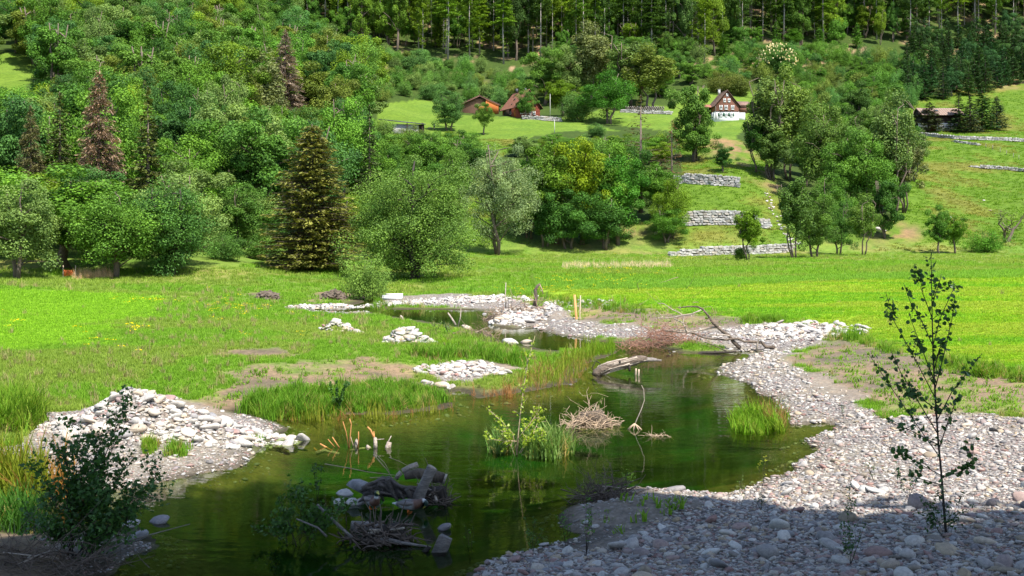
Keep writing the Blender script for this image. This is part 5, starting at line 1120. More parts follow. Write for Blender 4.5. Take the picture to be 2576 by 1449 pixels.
part(h, 'deck', 'plaster', lambda m: m.box((0, 0, .0), (1.5, 2.6, .22))); part(h, 'kerb', 'plaster', lambda m: [m.box((0, -1.2, .16), (1.5, .18, .1)), m.box((0, 1.2, .16), (1.5, .18, .1))]); part(h, 'abutment', 'concrete', lambda m: [m.box((sx * .6, 0, -.41), (.25, 2.4, .6)) for sx in (-1, 1)])
# orange fence mesh behind the dry reeds
g = G(282, 692); h = empty('barrier_fence', (PT(285, 690, 99).x, 99.5, GZ(PT(285, 690, 99).x, 99.5)), label='orange barrier fence half hidden behind the dry reeds', cat='fence')
h.location.x = PT(186, 690, 99.5).x
M['orange'] = simple('orange_net', (.55, .12, .03), .6, .15, 5, .1)
part(h, 'net', 'orange', lambda m: [m.box((x_ * .12, 0, .55), (.05, .02, .55)) for x_ in range(-7, 1)] + [m.box((-.36, 0.01, .3 + k * .14), (.9, .02, .05)) for k in range(4)])
for x_ in (-.95, .12): part(h, 'post', 'stake_grey', lambda m: m.tube([(x_, .05, -.2), (x_, .05, 1.2)], .04, 6))

# ------------------------------------------------------------------ driftwood and brush
def cv(zx, zy, x0, y0, k): return ((x0 + zx / k) * .62891, (y0 + zy / k) * .62891)
def line(pts, Y, dy=0.0):
    """points seen at (u,v) set at depth Y, straying a little in depth"""
    out = []; d = random.uniform(-dy, dy); e = random.uniform(-dy, dy)
    for i, (u, v) in enumerate(pts): out.append(PT(u, v, Y + d + (e - d) * i / max(1, len(pts) - 1)))
    return out
def rel(pts, o): return [tuple(Vector(p) - o.location) for p in pts]
def twigs(mb, n, c, R, r0=.012, L=(.3, .8), rng=None, up=.3, curl=.25):
    rng = rng or RNG
    for _ in range(n):
        p = np.array(c) + rng.normal(0, 1, 3) * np.array(R) * .5; d = unit(rng.normal(size=3) * np.array([1, 1, .55]) + np.array([0, 0, up])); l = rng.uniform(*L); pts = [p]
        for k in range(3): d = unit(d + rng.normal(0, curl, 3)); pts.append(pts[-1] + d * l / 3)
        mb.tube(pts, (r0 * rng.uniform(.6, 1.3), r0 * .3), 4, cap=False)
# floating log
Yl = P0(1520, 942)[1]; o = empty('driftwood_log', PT(1520, 942, Yl), label='thick weathered log rising out of the pond', cat='log')
part(o, 'log', 'log_bark', lambda m: m.tube(rel(line([(1498, 948), (1503, 940), (1510, 934), (1520, 928), (1532, 924), (1545, 921), (1557, 917), (1570, 915), (1582, 911), (1594, 909), (1604, 904), (1616, 904), (1627, 901)], Yl), o), [.15, .19, .18, .20, .17, .185, .165, .18, .155, .17, .14, .12, .08], 12, .09))
LOGP = np.array(rel(line([(1500, 946), (1510, 934), (1532, 924), (1557, 917), (1582, 911), (1604, 904), (1622, 902)], Yl), o)); LOGR = [.165, .185, .18, .17, .165, .14, .10]
def ridges(m):
    for k in range(17):
        a_ = k / 17 * 6.283 + RNG.normal(0, .1); lo_ = RNG.integers(0, 3); hi_ = RNG.integers(4, 8)
        m.tube([LOGP[i_] + LOGR[i_] * RNG.uniform(.88, 1.0) * np.array([-.3 * math.sin(a_), math.cos(a_), .95 * math.sin(a_)]) for i_ in range(lo_, hi_)], [RNG.uniform(.018, .045) for _ in range(lo_, hi_)], 5, .25)
part(o, 'bark_ridges', 'drift', ridges)
part(o, 'knot', 'bark_dark', lambda m: [m.tube([LOGP[3] + np.array([0, -.13, .08]), LOGP[3] + np.array([.03, -.2, .13])], (.05, .03), 6, .15)])
part(o, 'broken_end', 'drift_grey', lambda m: [m.tube(rel(line([(1600, 907), (1630, 905), (1664, 907)], Yl), o), (.11, .03), 7, .08), m.tube(rel(line([(1604, 904), (1640, 902), (1652, 903)], Yl + .05), o), (.07, .02), 6, .08)])
part(o, 'branch_stub', 'bark_dark', lambda m: [m.tube(rel(line([(1582, 918), (1584, 934)], Yl - .1), o), (.07, .04), 6, .1), m.tube(rel(line([(1498, 945), (1490, 925), (1500, 905)], Yl), o), (.025, .01), 4), m.tube(rel(line([(1500, 908), (1512, 916)], Yl), o), (.02, .01), 4)])
for u, v0_, v1_ in [(1598, 943, 927), (1605, 945, 929)]:
    g = P0(u, v0_); o = empty('stake', (g[0], g[1], 0), label='broken pale stub standing in the water under the log', cat='stub', group='stubs under the log'); part(o, 'stub', 'stake_grey', lambda m: m.tube([(0, 0, -.3), (.02, 0, .12), (.03, 0, (v0_ - v1_) * g[1] / FPX)], (.04, .03), 6, .1))
# fallen tree with bare limbs
Q5 = lambda *p: [cv(a, b, 2250, 1130, 2.862) for a, b in p]
Yt = P0(1905, 884)[1]; o = empty('fallen_tree', PT(1900, 884, Yt), label='fallen dead tree with long bare limbs over the gravel bar', cat='dead tree')
for pts, r0, r1, dy in [
 (Q5((2050, 750), (1960, 670), (1900, 600), (1840, 560), (1800, 510), (1730, 450), (1660, 370), (1600, 315), (1540, 285), (1435, 275), (1340, 290)), .13, .03, .3),
 (Q5((2440, 745), (2330, 735), (2270, 695), (2190, 695), (2080, 670), (2000, 645), (1870, 650), (1720, 645), (1620, 630), (1500, 575), (1350, 570), (1180, 560)), .11, .03, .5),
 (Q5((1500, 580), (1430, 560), (1390, 470), (1375, 380), (1360, 350), (1250, 290), (1160, 245), (1080, 243)), .055, .015, .4),
 (Q5((1600, 320), (1480, 345), (1380, 380), (1280, 395), (1150, 400), (1080, 330), (1020, 380)), .05, .015, .6),
 (Q5((1390, 470), (1280, 405)), .04, .03, .2), (Q5((1150, 400), (1060, 410), (980, 470)), .035, .012, .4),
 (Q5((1800, 510), (1700, 510), (1600, 545), (1520, 560), (1360, 575)), .08, .03, .4), (Q5((1500, 575), (1400, 550), (1240, 525), (1190, 550)), .05, .015, .4),
 (Q5((2220, 830), (2225, 700), (2240, 650), (2290, 635)), .07, .04, .2), (Q5((1900, 600), (1840, 605), (1700, 610), (1620, 600)), .06, .02, .3),
 (Q5((1340, 290), (1335, 250)), .02, .008, .1), (Q5((1480, 350), (1500, 480)), .02, .006, .2), (Q5((1280, 395), (1300, 500), (1330, 560)), .02, .006, .3)]:
    P_ = rel(line(pts, Yt, dy), o); P_ = [tuple(np.array(q) + RNG.normal(0, .03, 3)) for q in P_]
    part(o, 'limb', 'drift' if r0 < .1 else 'log_bark', lambda m: m.tube(P_, (r0 * .68, r1 * .7), 7, .08))
part(o, 'fine_twigs', 'twig', lambda m: [twigs(m, 70, np.array(PT(*cv(1250, 470, 2250, 1130, 2.862), Yt)) - np.array(o.location), (2.4, 1.0, 1.2), .012, (.4, 1.2))], kind='stuff')
o = empty('sunken_branch', PT(1790, 885, Yt - .6), label='dark wet branch lying along the waterline', cat='branch')
for pts, r0, r1 in [(Q5((1290, 858), (1500, 848), (1600, 805), (1740, 803), (1900, 798), (1990, 790)), .09, .04), (Q5((1340, 890), (1400, 835), (1520, 840)), .05, .03), (Q5((1270, 890), (1260, 840), (1215, 785)), .06, .02), (Q5((1740, 820), (1750, 780)), .06, .04), (Q5((1900, 800), (1780, 740), (1620, 680)), .03, .01)]:
    P_ = rel(line(pts, Yt - .8, .1), o); part(o, 'limb', 'bark_dark', lambda m: m.tube(P_, (r0, r1), 6, .1))
def heap(name, label, u, v, w, d, hgt, n, mat='twig', r0=.012, L=(.4, 1.0), core=None, Y=None, cat='brush heap', sub=3):
    """tangle of twigs: a few thick ones as parts, the fine ones joined"""
    if Y is None: x_, y_ = P0(u, v)
    else: x_, y_ = (u - U0) / FPX * Y, Y
    o = empty(name, (x_, y_, max(0, GZ(x_, y_))), label=label, cat=cat); rng = np.random.default_rng(sum(map(ord, label)) % 1000)
    if core: part(o, 'core', core, lambda m: [m.tube([(-w * .32, 0, -.1), (-w * .1, 0, hgt * .38), (w * .15, .05, hgt * .5), (w * .34, 0, -.1)], [hgt * .25, hgt * .4, hgt * .42, hgt * .2], 8, .15, rng)])
    mb = MB()
    for _ in range(n):
        a = rng.uniform(0, 6.28); q = math.sqrt(rng.random()); p_ = np.array([math.cos(a) * q * w / 2, math.sin(a) * q * d / 2, 0]); p_[2] = hgt * (1 - q) * rng.random() ** .6
        a2 = rng.uniform(0, 6.28); e = unit(np.array([math.cos(a2) + .5 * math.cos(a), .7 * math.sin(a2) + .4 * math.sin(a), rng.normal(.05, .28)])); l = rng.uniform(*L) * .5; pts = [p_ - e * l]
        for k in range(4): e = unit(e + rng.normal(0, .38, 3)); pts.append(pts[-1] + e * l / 2)
        pts = [np.array([t[0], t[1], max(t[2], -.08)]) for t in pts]; mb.tube(pts, (r0 * rng.uniform(.5, 1.6), r0 * .4), 4, cap=False)
    mobj('twigs', mb.mesh('twigs', M[mat]), o, kind='stuff')
    for _ in range(sub):
        a = rng.uniform(0, 6.28); l = rng.uniform(*L); part(o, 'branch', 'drift', lambda m: m.tube([(math.cos(a) * -l * .4, math.sin(a) * -.3, hgt * .2), (0, 0, hgt * .5), (math.cos(a) * l * .6, math.sin(a) * .3, hgt * rng.uniform(.3, 1.1))], (r0 * 2.6, r0), 5, .1, rng))
    return o
M['twig_red'] = simple('twig_red', (.30, .16, .11), .9, .4, 8, .3); M['twig_pale'] = simple('twig_pale', (.42, .31, .21), .9, .4, 8, .3); M['twig_dark'] = simple('twig_dark', (.12, .09, .07), .9, .4, 8, .3)
heap('brush_heap', 'reddish-brown heap of fine brush at the water under the fallen tree', 1668, 872, 3.6, 2.0, .95, 420, 'twig_red', .010, (.7, 1.8))
heap('brush_heap', 'pale tangle of roots and twigs standing in the open pond', 1487, 1073, 1.35, .9, .50, 300, 'twig_pale', .009, (.25, .8), 'bark')
heap('brush_heap', 'brown sticks and brush beside the white stone heap at the upper pond', 1240, 806, 1.4, .8, .35, 60, 'twig', .016, (.6, 1.6), 'bark')
heap('brush_heap', 'branches piled on the gravel below the curved snag', 1318, 768, 3.4, 1.6, .35, 46, 'twig', .022, (1.0, 2.4), Y=73)
heap('brush_heap', 'dark dry twigs on the soil hump at the near shore', 1530, 1255, 1.3, .8, .45, 200, 'twig_dark', .008, (.3, .9), Y=P0(1530, 1262)[1])
heap('brush_heap', 'thin dry stalks at the grass edge of the upper pond', 1205, 848, 2.0, .8, .5, 70, 'twig', .010, (.6, 1.4), Y=P0(1205, 850)[1])
heap('brush_heap', 'tangle of wet roots and broken wood in the near water', 968, 1362, 1.1, .8, .34, 120, 'twig_dark', .016, (.3, .8), 'bark_dark')
heap('brush_heap', 'dead twigs littering the dark bank under the left shrub', 90, 1410, 2.6, 1.2, .25, 220, 'twig_dark', .007, (.4, 1.2), Y=16.4)
# curved snag and upright sticks
Q8 = lambda *p: [cv(a, b, 1050, 1080, 1.98) for a, b in p]
Ys = 75.0; o = empty('snag', PT(1340, 764, Ys), label='curved dead snag upright on the upper gravel bar', cat='dead wood')
part(o, 'stem', 'bark', lambda m: m.tube(rel(line(Q8((2150, 285), (2168, 220), (2160, 160), (2180, 125), (2200, 105)), Ys), o), [.14, .10, .12, .085, .03], 8, .08)); part(o, 'twig', 'twig', lambda m: m.tube(rel(line(Q8((2195, 115), (2215, 160), (2222, 190)), Ys), o), (.05, .03), 5))
for lb, pts, Y_, r0 in [('thin bare stick upright on the upper gravel bar', Q8((1928, 305), (1922, 220), (1928, 100)), 72, .05), ('pale broken stub standing alone in the upper pond', Q8((1118, 410), (1105, 375), (1092, 360)), P0(*cv(1118, 412, 1050, 1080, 1.98))[1], .09),
                        ('leaning grey branch in the water left of the white heap', Q8((1530, 435), (1500, 385), (1468, 338)), P0(*cv(1530, 440, 1050, 1080, 1.98))[1], .07), ('thin upright branch left of the white stone heap', Q8((1550, 440), (1568, 370), (1572, 300)), P0(*cv(1540, 440, 1050, 1080, 1.98))[1], .04),
                        ('crooked thin root-footed stick standing in the pond', [cv(a, b, 2100, 1500, 4.14) for a, b in ((1815, 900), (1820, 820), (1850, 740), (1930, 560), (1975, 420), (1965, 240), (1930, 170))], P0(*cv(1815, 900, 2100, 1500, 4.14))[1], .014)]:
    o = empty('upright_stick', PT(*pts[0], Y_), label=lb, cat='stick'); part(o, 'stem', 'drift', lambda m: m.tube(rel(line(pts, Y_), o), (r0, r0 * .55), 6, .06))
    if 'root' in lb: part(o, 'roots', 'twig_pale', lambda m: [m.tube([(0, 0, .14), (math.cos(a) * .1, math.sin(a) * .06, .07), (math.cos(a) * .19, math.sin(a) * .1, -.02)], (.018, .01), 5) for a in np.linspace(0, 6, 9)])
# two survey stakes
o = empty('survey_stake', PT(1451, 812, 62.5), label='wide orange wooden stake on the gravel bar', cat='stake'); b = o.location.copy()
gz = GZ(b.x, b.y); o.location.z = gz; k_ = 62.5 / FPX
part(o, 'plank', 'stake_wood', lambda m: m.add([(x_ + t * -.12, y_, t * 62 * k_ - .25 * (t == 0)) for t in (0, 1) for x_, y_ in ((-.062, -.025), (.062, -.025), (.062, .025), (-.062, .025))], [(0, 1, 5, 4), (1, 2, 6, 5), (2, 3, 7, 6), (3, 0, 4, 7), (4, 5, 6, 7)]))
o2 = empty('survey_stake', (b.x + .16, b.y + .1, gz), label='thin grey stake behind the orange one', cat='stake'); part(o2, 'rod', 'stake_grey', lambda m: m.add([(x_ + t * .05, y_, t * 60 * k_ - .25 * (t == 0)) for t in (0, 1) for x_, y_ in ((-.026, -.02), (.026, -.02), (.026, .02), (-.026, .02))], [(0, 1, 5, 4), (1, 2, 6, 5), (2, 3, 7, 6), (3, 0, 4, 7), (4, 5, 6, 7)]))
# orange cut stems in the water
Q6 = lambda *p: [cv(a, b, 1250, 1650, 1.98) for a, b in p]
Yo = P0(*cv(290, 275, 1250, 1650, 1.98))[1]; o = empty('cut_stems', PT(*cv(290, 275, 1250, 1650, 1.98), Yo), label='orange cut stems rising from driftwood in the pond', cat='driftwood')
for pts, r0, mt in [(((287, 285), (265, 150), (240, 65)), .016, 'orange_wood'), (((292, 285), (300, 170), (312, 90), (293, 45)), .02, 'orange_wood'), (((360, 290), (364, 220), (368, 145)), .02, 'orange_wood'), (((500, 230), (465, 140), (440, 112)), .034, 'orange_wood'), (((492, 230), (478, 150)), .022, 'orange_wood'),
                    (((215, 285), (150, 200)), .02, 'orange_wood'), (((185, 285), (125, 215)), .016, 'orange_wood'), (((150, 300), (60, 252)), .028, 'orange_wood'), (((40, 310), (10, 275)), .03, 'orange_wood'), (((315, 290), (350, 205)), .016, 'drift'), (((330, 290), (300, 170)), .012, 'twig_pale'), (((500, 215), (570, 210)), .012, 'drift'), (((590, 250), (620, 185)), .016, 'drift')]:
    P_ = rel(line(Q6(*pts), Yo, .12), o); part(o, 'stem', mt, lambda m: m.tube([P_[0]] + [tuple(np.array(q) + RNG.normal(0, .012, 3)) for q in P_[1:]], (r0 * .85, r0 * .6), 6, .09))
for pts, r0 in [(((500, 310), (495, 200)), .055), (((590, 310), (612, 235)), .08), (((30, 325), (100, 300), (210, 330)), .05), (((300, 300), (400, 285), (500, 290)), .035), (((350, 300), (350, 215)), .04), (((430, 270), (470, 290)), .05)]:
    P_ = rel(line(Q6(*pts), Yo, .08), o); part(o, 'stump', 'drift', lambda m: m.tube(P_, (r0, r0 * .7), 7, .15))
# stump and logs where the ducks rest
Q4 = lambda *p: [cv(a, b, 1250, 1800, 2.875) for a, b in p]
Yd = 20.7; o = empty('driftwood_stump', PT(*cv(900, 600, 1250, 1800, 2.875), Yd), label='dark root stump stranded in the near water', cat='stump')
spine_ = np.array(rel(line(Q4((560, 590), (610, 530), (680, 480), (760, 440), (840, 425), (920, 455), (1000, 490), (1080, 505), (1190, 515)), Yd), o)); env_ = np.array([.03, .08, .12, .15, .16, .14, .11, .09, .04])
def fibres(m):
    for k in range(44):
        a_ = RNG.uniform(0, 6.28); q_ = math.sqrt(RNG.random()); lo_ = RNG.integers(0, 4); hi_ = RNG.integers(lo_ + 4, 10); tw_ = RNG.normal(0, .25)
        P_ = [spine_[i_] + env_[i_] * q_ * np.array([.3 * math.cos(a_), math.cos(a_ + tw_ * i_), .9 * math.sin(a_ + tw_ * i_)]) + RNG.normal(0, .012, 3) for i_ in range(lo_, min(hi_, 9))]
        m.tube(P_, [RNG.uniform(.028, .055) * (1 - .5 * abs(t_ - .4)) for t_ in np.linspace(0, 1, len(P_))], 6, .18)
part(o, 'root_mass', 'root_dark', fibres)
for pts, r0 in [(((575, 450), (640, 405), (720, 375), (790, 345), (860, 335)), .04), (((860, 335), (880, 400), (900, 450), (930, 510), (980, 580)), .06), (((700, 470), (850, 500), (960, 520)), .035), (((860, 360), (930, 400), (1000, 420), (1100, 440), (1190, 430)), .05), (((1040, 440), (1120, 425), (1200, 430)), .04), (((750, 400), (830, 410), (870, 450), (880, 540)), .04),
                (((640, 430), (690, 480), (700, 560), (680, 600)), .045), (((780, 360), (800, 430), (790, 520), (820, 590)), .04), (((560, 470), (620, 440), (700, 430)), .035), (((950, 430), (1010, 500), (1060, 590)), .04), (((900, 350), (960, 390), (1040, 440)), .03), (((1080, 450), (1120, 520), (1110, 590)), .04), (((600, 540), (560, 575), (530, 600)), .03)]:
    P_ = rel(line(Q4(*pts), Yd - .2, .07), o); part(o, 'root', 'root_dark', lambda m: m.tube(P_, (r0, r0 * .45), 7, .16))
o = empty('driftwood_log', PT(*cv(1230, 560, 1250, 1800, 2.875), Yd), label='mossy grey trunk leaning up out of the stump', cat='log')
part(o, 'log', 'drift_grey', lambda m: m.tube(rel(line(Q4((1190, 600), (1230, 520), (1300, 360), (1375, 200)), Yd - .05), o), [.13, .105, .095, .10], 10, .04), True)
part(o, 'cut_end', 'drift', lambda m: m.tube(rel(line(Q4((1374, 202), (1380, 192)), Yd - .05), o), (.09, .075), 10, .03))
o = empty('driftwood_log', PT(*cv(1250, 330, 1250, 1800, 2.875), 21.6), label='mossy log with round cut end behind the leaning trunk', cat='log')
part(o, 'log', 'bark', lambda m: m.tube(rel(line(Q4((1060, 300), (1200, 270), (1400, 300), (1510, 330)), 21.6), o), [.07, .10, .12, .105], 10, .06), True); part(o, 'cut_end', 'drift', lambda m: m.tube(rel(line(Q4((1510, 330), (1535, 338)), 21.5), o), (.10, .10), 12))
o = empty('driftwood_log', PT(*cv(1120, 210, 1250, 1800, 2.875), 21.9), label='pale sunlit peeled log on top of the drift heap', cat='log'); part(o, 'log', 'drift', lambda m: m.tube(rel(line(Q4((1035, 245), (1120, 200), (1210, 165)), 21.9), o), (.05, .05), 8, .08)); part(o, 'stub', 'drift', lambda m: m.tube(rel(line(Q4((960, 330), (985, 290), (1020, 260)), 21.9), o), (.045, .05), 8, .1))
heap('brush_heap', 'broken wood and roots under the leaning trunk', *cv(1400, 560, 1250, 1800, 2.875), .7, .5, .34, 120, 'twig_dark', .012, (.2, .6), 'bark_dark', Y=20.9)
o = put_stone(ROCK_W[3], *PT(*cv(620, 400, 1250, 1800, 2.875), 21.2), .21, None, name='boulder', label='long pale boulder leaning on the dark stump', cat='boulder'); o.location.z = .17; o.rotation_euler = (0, .35, .1)
for a, b, s_, lb in [(310, 540, .11, 'bluish-white stone farthest left of the stump'), (460, 530, .10, 'grey stone between the white stone and stump'), (550, 560, .11, 'pale flat stone touching the stump beside the duck')]:
    q = PT(*cv(a, b, 1250, 1800, 2.875), 20.7); put_stone(ROCK_W[0], q.x, q.y, .03, s_, None, name='boulder', label=lb, cat='boulder')
o = empty('driftwood_log', PT(*cv(700, 860, 1250, 1800, 2.875), 18.9), label='floating grey log tapering to a point in the shade', cat='log'); o.location.z = 0.02
part(o, 'log', 'drift_grey', lambda m: m.tube([(-.36, 0, .03), (-.1, -.02, .03), (.2, -.03, .0), (.46, -.05, -.02)], [.085, .09, .06, .015], 10, .05), True)
o = empty('driftwood_branch', PT(*cv(1000, 1110, 1250, 1800, 2.875), 17.9), label='long sunken branch trailing toward the split wood block', cat='branch'); o.location.z = 0.02; part(o, 'branch', 'drift_grey', lambda m: m.tube([(-.4, .08, .04), (-.2, .05, .06), (.05, 0, .02), (.5, -.1, -.015)], (.055, .012), 7, .1))
o = empty('wood_block', PT(*cv(1440, 1160, 1250, 1800, 2.875), 17.6), label='split block of wood tilted up out of the near water', cat='wood block'); o.location.z = 0
part(o, 'block', 'drift_grey', lambda m: m.add(np.array([(-.12, -.1, -.06), (.12, -.1, -.06), (.14, .1, -.06), (-.1, .1, -.06), (.02, -.09, .26), (.21, -.08, .19), (.22, .08, .17), (.06, .08, .25)]), [(0, 3, 2, 1), (0, 1, 5, 4), (1, 2, 6, 5), (2, 3, 7, 6), (3, 0, 4, 7), (4, 5, 6, 7)])); part(o, 'splinter', 'bark_dark', lambda m: m.tube([(-.22, 0, -.05), (-.13, -.02, .06), (-.17, -.02, .1)], (.06, .01), 5, .15))
q = PT(*cv(1515, 880, 1250, 1800, 2.875), 18.9); put_stone(ROCK_M[2], q.x, q.y, .03, .11, None, name='boulder', label='dark wet stone alone in the shaded water', cat='boulder')
for a, b in ((((140, 160), (400, 205), (650, 255), (950, 290)), .006), (((700, 20), (830, 150), (890, 260)), .005), (((700, 50), (850, 220), (960, 380)), .006), (((880, 85), (1000, 130), (1110, 190)), .004), (((660, 320), (820, 312), (940, 318)), .005)):
    o = empty('thin_branch', PT(*cv(*a[0], 1250, 1800, 2.875), 22), label='thin pale branch trailing over the water behind the stump', cat='branch', group='thin branches behind the stump'); part(o, 'branch', 'twig_pale', lambda m: m.tube(rel(line([cv(*q, 1250, 1800, 2.875) for q in a], 21.8, .2), o), (b * 1.6, b), 4))
o = empty('floating_debris', (*P0(1655, 1098), .005), label='small orange-brown raft of floating debris', cat='debris'); part(o, 'stalks', 'twig_pale', lambda m: twigs(m, 40, (0, 0, .01), (.3, .12, .01), .006, (.1, .3), up=0, curl=.1), kind='stuff')
o = empty('long_stick', PT(270, 1375, 16.6), label='long thin stick reaching from the shrub over the water', cat='stick'); part(o, 'stick', 'drift_grey', lambda m: m.tube(rel([PT(250, 1385, 16.6), PT(360, 1350, 17.0), PT(478, 1318, 17.6)], o), (.018, .006), 5))

# ------------------------------------------------------------------ young plants and shrubs close by
M['sapling_leaf'] = leaf_mat('alder_leaf', .35, .45, .35)
def round_leaves(mb, P, N, s, rng, tint):
    """roundish leaf: hexagon of two quads, slightly folded"""
    N = unit(N); T_ = rng.normal(size=P.shape); T_ = unit(T_ - N * (T_ * N).sum(1)[:, None]); B_ = np.cross(N, T_); s = s[:, None]
    V = np.stack([P - T_ * s * .5, P - T_ * s * .25 + B_ * s * .42 + N * s * .1, P + T_ * s * .3 + B_ * s * .4 + N * s * .1, P + T_ * s * .5, P + T_ * s * .3 - B_ * s * .4 + N * s * .1, P - T_ * s * .25 - B_ * s * .42 + N * s * .1], 1).reshape(-1, 3)
    k = np.arange(len(P))[:, None] * 6; mb.add(V, np.vstack([k + [0, 1, 2, 3], k + [0, 3, 4, 5]]), tint=np.repeat(tint, 6))
def lobed_leaves(mb, P, N, s, rng, tint):
    N = unit(N); T_ = rng.normal(size=P.shape) + np.array([0, 0, -.6]); T_ = unit(T_ - N * (T_ * N).sum(1)[:, None]); B_ = np.cross(N, T_)
    for ang, L_ in ((0, 1.0), (.95, .8), (-.95, .8)):
        D_ = T_ * math.cos(ang) + B_ * math.sin(ang); mb.leaves(P + D_ * (s * L_ * .42)[:, None], N, s * L_, s * .5, rng, tint, D_)
def along(stems, n, rng, lo=.25, off=.03):
    """random points along polylines"""
    L_ = np.array([sum((Vector(b) - Vector(a)).length for a, b in zip(s, s[1:])) for s in stems]); k = rng.choice(len(stems), n, p=L_ / L_.sum()); P = []
    for i in k:
        s = np.array([tuple(q) for q in stems[i]]); t = rng.uniform(lo, 1) * (len(s) - 1); j = min(int(t), len(s) - 2); P.append(s[j] + (s[j + 1] - s[j]) * (t - j))
    return np.array(P) + rng.normal(0, off, (n, 3))
def side_twigs(stems, n, rng, L=(.1, .35), lo=.3, up=.5):
    out = []
    for _ in range(n):
        s = np.array([tuple(q) for q in stems[rng.integers(len(stems))]]); t = rng.uniform(lo, .97) * (len(s) - 1); j = min(int(t), len(s) - 2); p = s[j] + (s[j + 1] - s[j]) * (t - j)
        d = unit(unit(s[j + 1] - s[j]) * .7 + rng.normal(0, .6, 3) + np.array([0, 0, up * .4])); l = rng.uniform(*L); out.append([p, p + d * l * .5 + rng.normal(0, .01, 3), p + d * l + np.array([0, 0, .03 * up])])
    return out
def plant(name, label, base, stems, nleaf, ls, col, cat='shrub', r0=.012, leaf='round', twn=30, twL=(.1, .35), bark='bark_dark', seed=0, off=.03, lo=.25, mat='sapling_leaf'):
    """stems: world polylines; leaves spread along stems and their side twigs"""
    rng = np.random.default_rng(seed + 70); o = empty(name, base, label=label, cat=cat); st = [rel(s, o) for s in stems]; tw = side_twigs(st, twn, rng, twL)
    for s in st: part(o, 'stem', bark, lambda m: m.tube(s, (r0 * (1 if s is st[0] else .42), r0 * .2), 6, .03, rng))
    if tw: part(o, 'twigs', bark, lambda m: [m.tube(s, (r0 * .3, r0 * .12), 4, cap=False) for s in tw], kind='stuff')
    P = along(st + tw + tw, nleaf, rng, lo, off); mb = MB(); N = unit(rng.normal(size=P.shape) * .7 + np.array([0, -.3, .6])); s_ = ls * rng.uniform(.65, 1.25, nleaf); tn = np.clip(rng.normal(.5, .2, nleaf), 0, 1)
    (round_leaves if leaf == 'round' else lobed_leaves if leaf == 'lobed' else lambda m, a, b, c, d, e: m.leaves(a, b, c, c * .45, d, e))(mb, P, N, s_, rng, tn)
    f = mobj('foliage', mb.mesh('foliage', M[mat]), o); f.color = (*col, 1); return o
# the alder sapling on the gravel
g = G(2378, 1338); Ys = g.y
tr_ = [(2380, 1345), (2374, 1270), (2368, 1190), (2360, 1110), (2355, 1030), (2350, 950), (2347, 880), (2345, 800), (2344, 740), (2343, 680), (2342, 635)]
br_ = [[(2366, 1195), (2310, 1165), (2260, 1140), (2215, 1110)], [(2364, 1150), (2300, 1060), (2235, 965), (2185, 890)], [(2358, 1090), (2310, 1010), (2265, 935), (2240, 880)], [(2352, 1000), (2300, 900), (2250, 810), (2228, 735)], [(2351, 960), (2320, 880), (2290, 800)],
       [(2347, 870), (2315, 800), (2290, 760), (2273, 712)], [(2345, 800), (2322, 740), (2312, 680)], [(2356, 1060), (2395, 985), (2435, 935), (2470, 890)], [(2352, 980), (2375, 890), (2395, 800), (2402, 745)], [(2347, 870), (2365, 800), (2395, 735), (2410, 718)], [(2344, 770), (2360, 720), (2368, 690)],
       [(2362, 1130), (2385, 1060), (2408, 1000)], [(2368, 1200), (2410, 1190), (2445, 1170), (2450, 1110)], [(2370, 1220), (2300, 1200), (2250, 1195)], [(2362, 1120), (2285, 1080), (2235, 1060)], [(2355, 1030), (2300, 990), (2250, 965)], [(2350, 930), (2372, 850)]]
stems = [[PT(u, v, Ys) for u, v in tr_]]
for b_ in br_: stems.append(line([b_[0]] , Ys) + [PT(u, v, Ys + d_) for (u, v), d_ in zip(b_[1:], np.cumsum(np.full(len(b_) - 1, random.uniform(-.22, .22))))])
plant('alder_sapling', 'slender young alder standing alone on the gravel shore', g, stems, 820, .068, (.045, .115, .025), 'sapling', .02, twn=70, twL=(.06, .2), seed=1, off=.035, lo=.12)
g2 = G(2385, 1345); plant('leafy_shoot', 'leafy shoots crowding the foot of the alder sapling', g2, [[PT(2380 + a * .3, 1350, g2.y), PT(2375 + a, 1310, g2.y), PT(2372 + a * 1.5, 1275 - abs(a) * .3, g2.y)] for a in (-30, -15, 0, 12, 28)], 230, .07, (.025, .07, .015), 'plant', .008, 'long', twn=30, seed=2)
# dark shrub at lower left
g = G(190, 1398); Yb = g.y; E = [(315, 1020), (300, 1090), (262, 1062), (225, 1100), (405, 1185), (345, 1130), (380, 1240), (130, 1090), (165, 1130), (100, 1180), (75, 1215), (60, 1290), (200, 1060), (290, 1200), (330, 1300), (120, 1320), (240, 1180), (280, 1330), (350, 1220), (185, 1180), (150, 1230), (310, 1180)]
stems = [[Vector((g.x + random.gauss(0, .12), g.y + random.gauss(0, .1), g.z)), PT(190 + (u - 190) * .45 + random.gauss(0, 8), 1398 + (v - 1398) * .5, Yb + random.gauss(0, .15)), PT(u, v, Yb + random.gauss(0, .3))] for u, v in E]
plant('maple_shrub', 'dense dark maple shrub in the lower left corner', g, stems, 5600, .06, (.05, .13, .028), 'shrub', .016, 'lobed', twn=330, twL=(.12, .45), seed=3, off=.05, lo=.15)
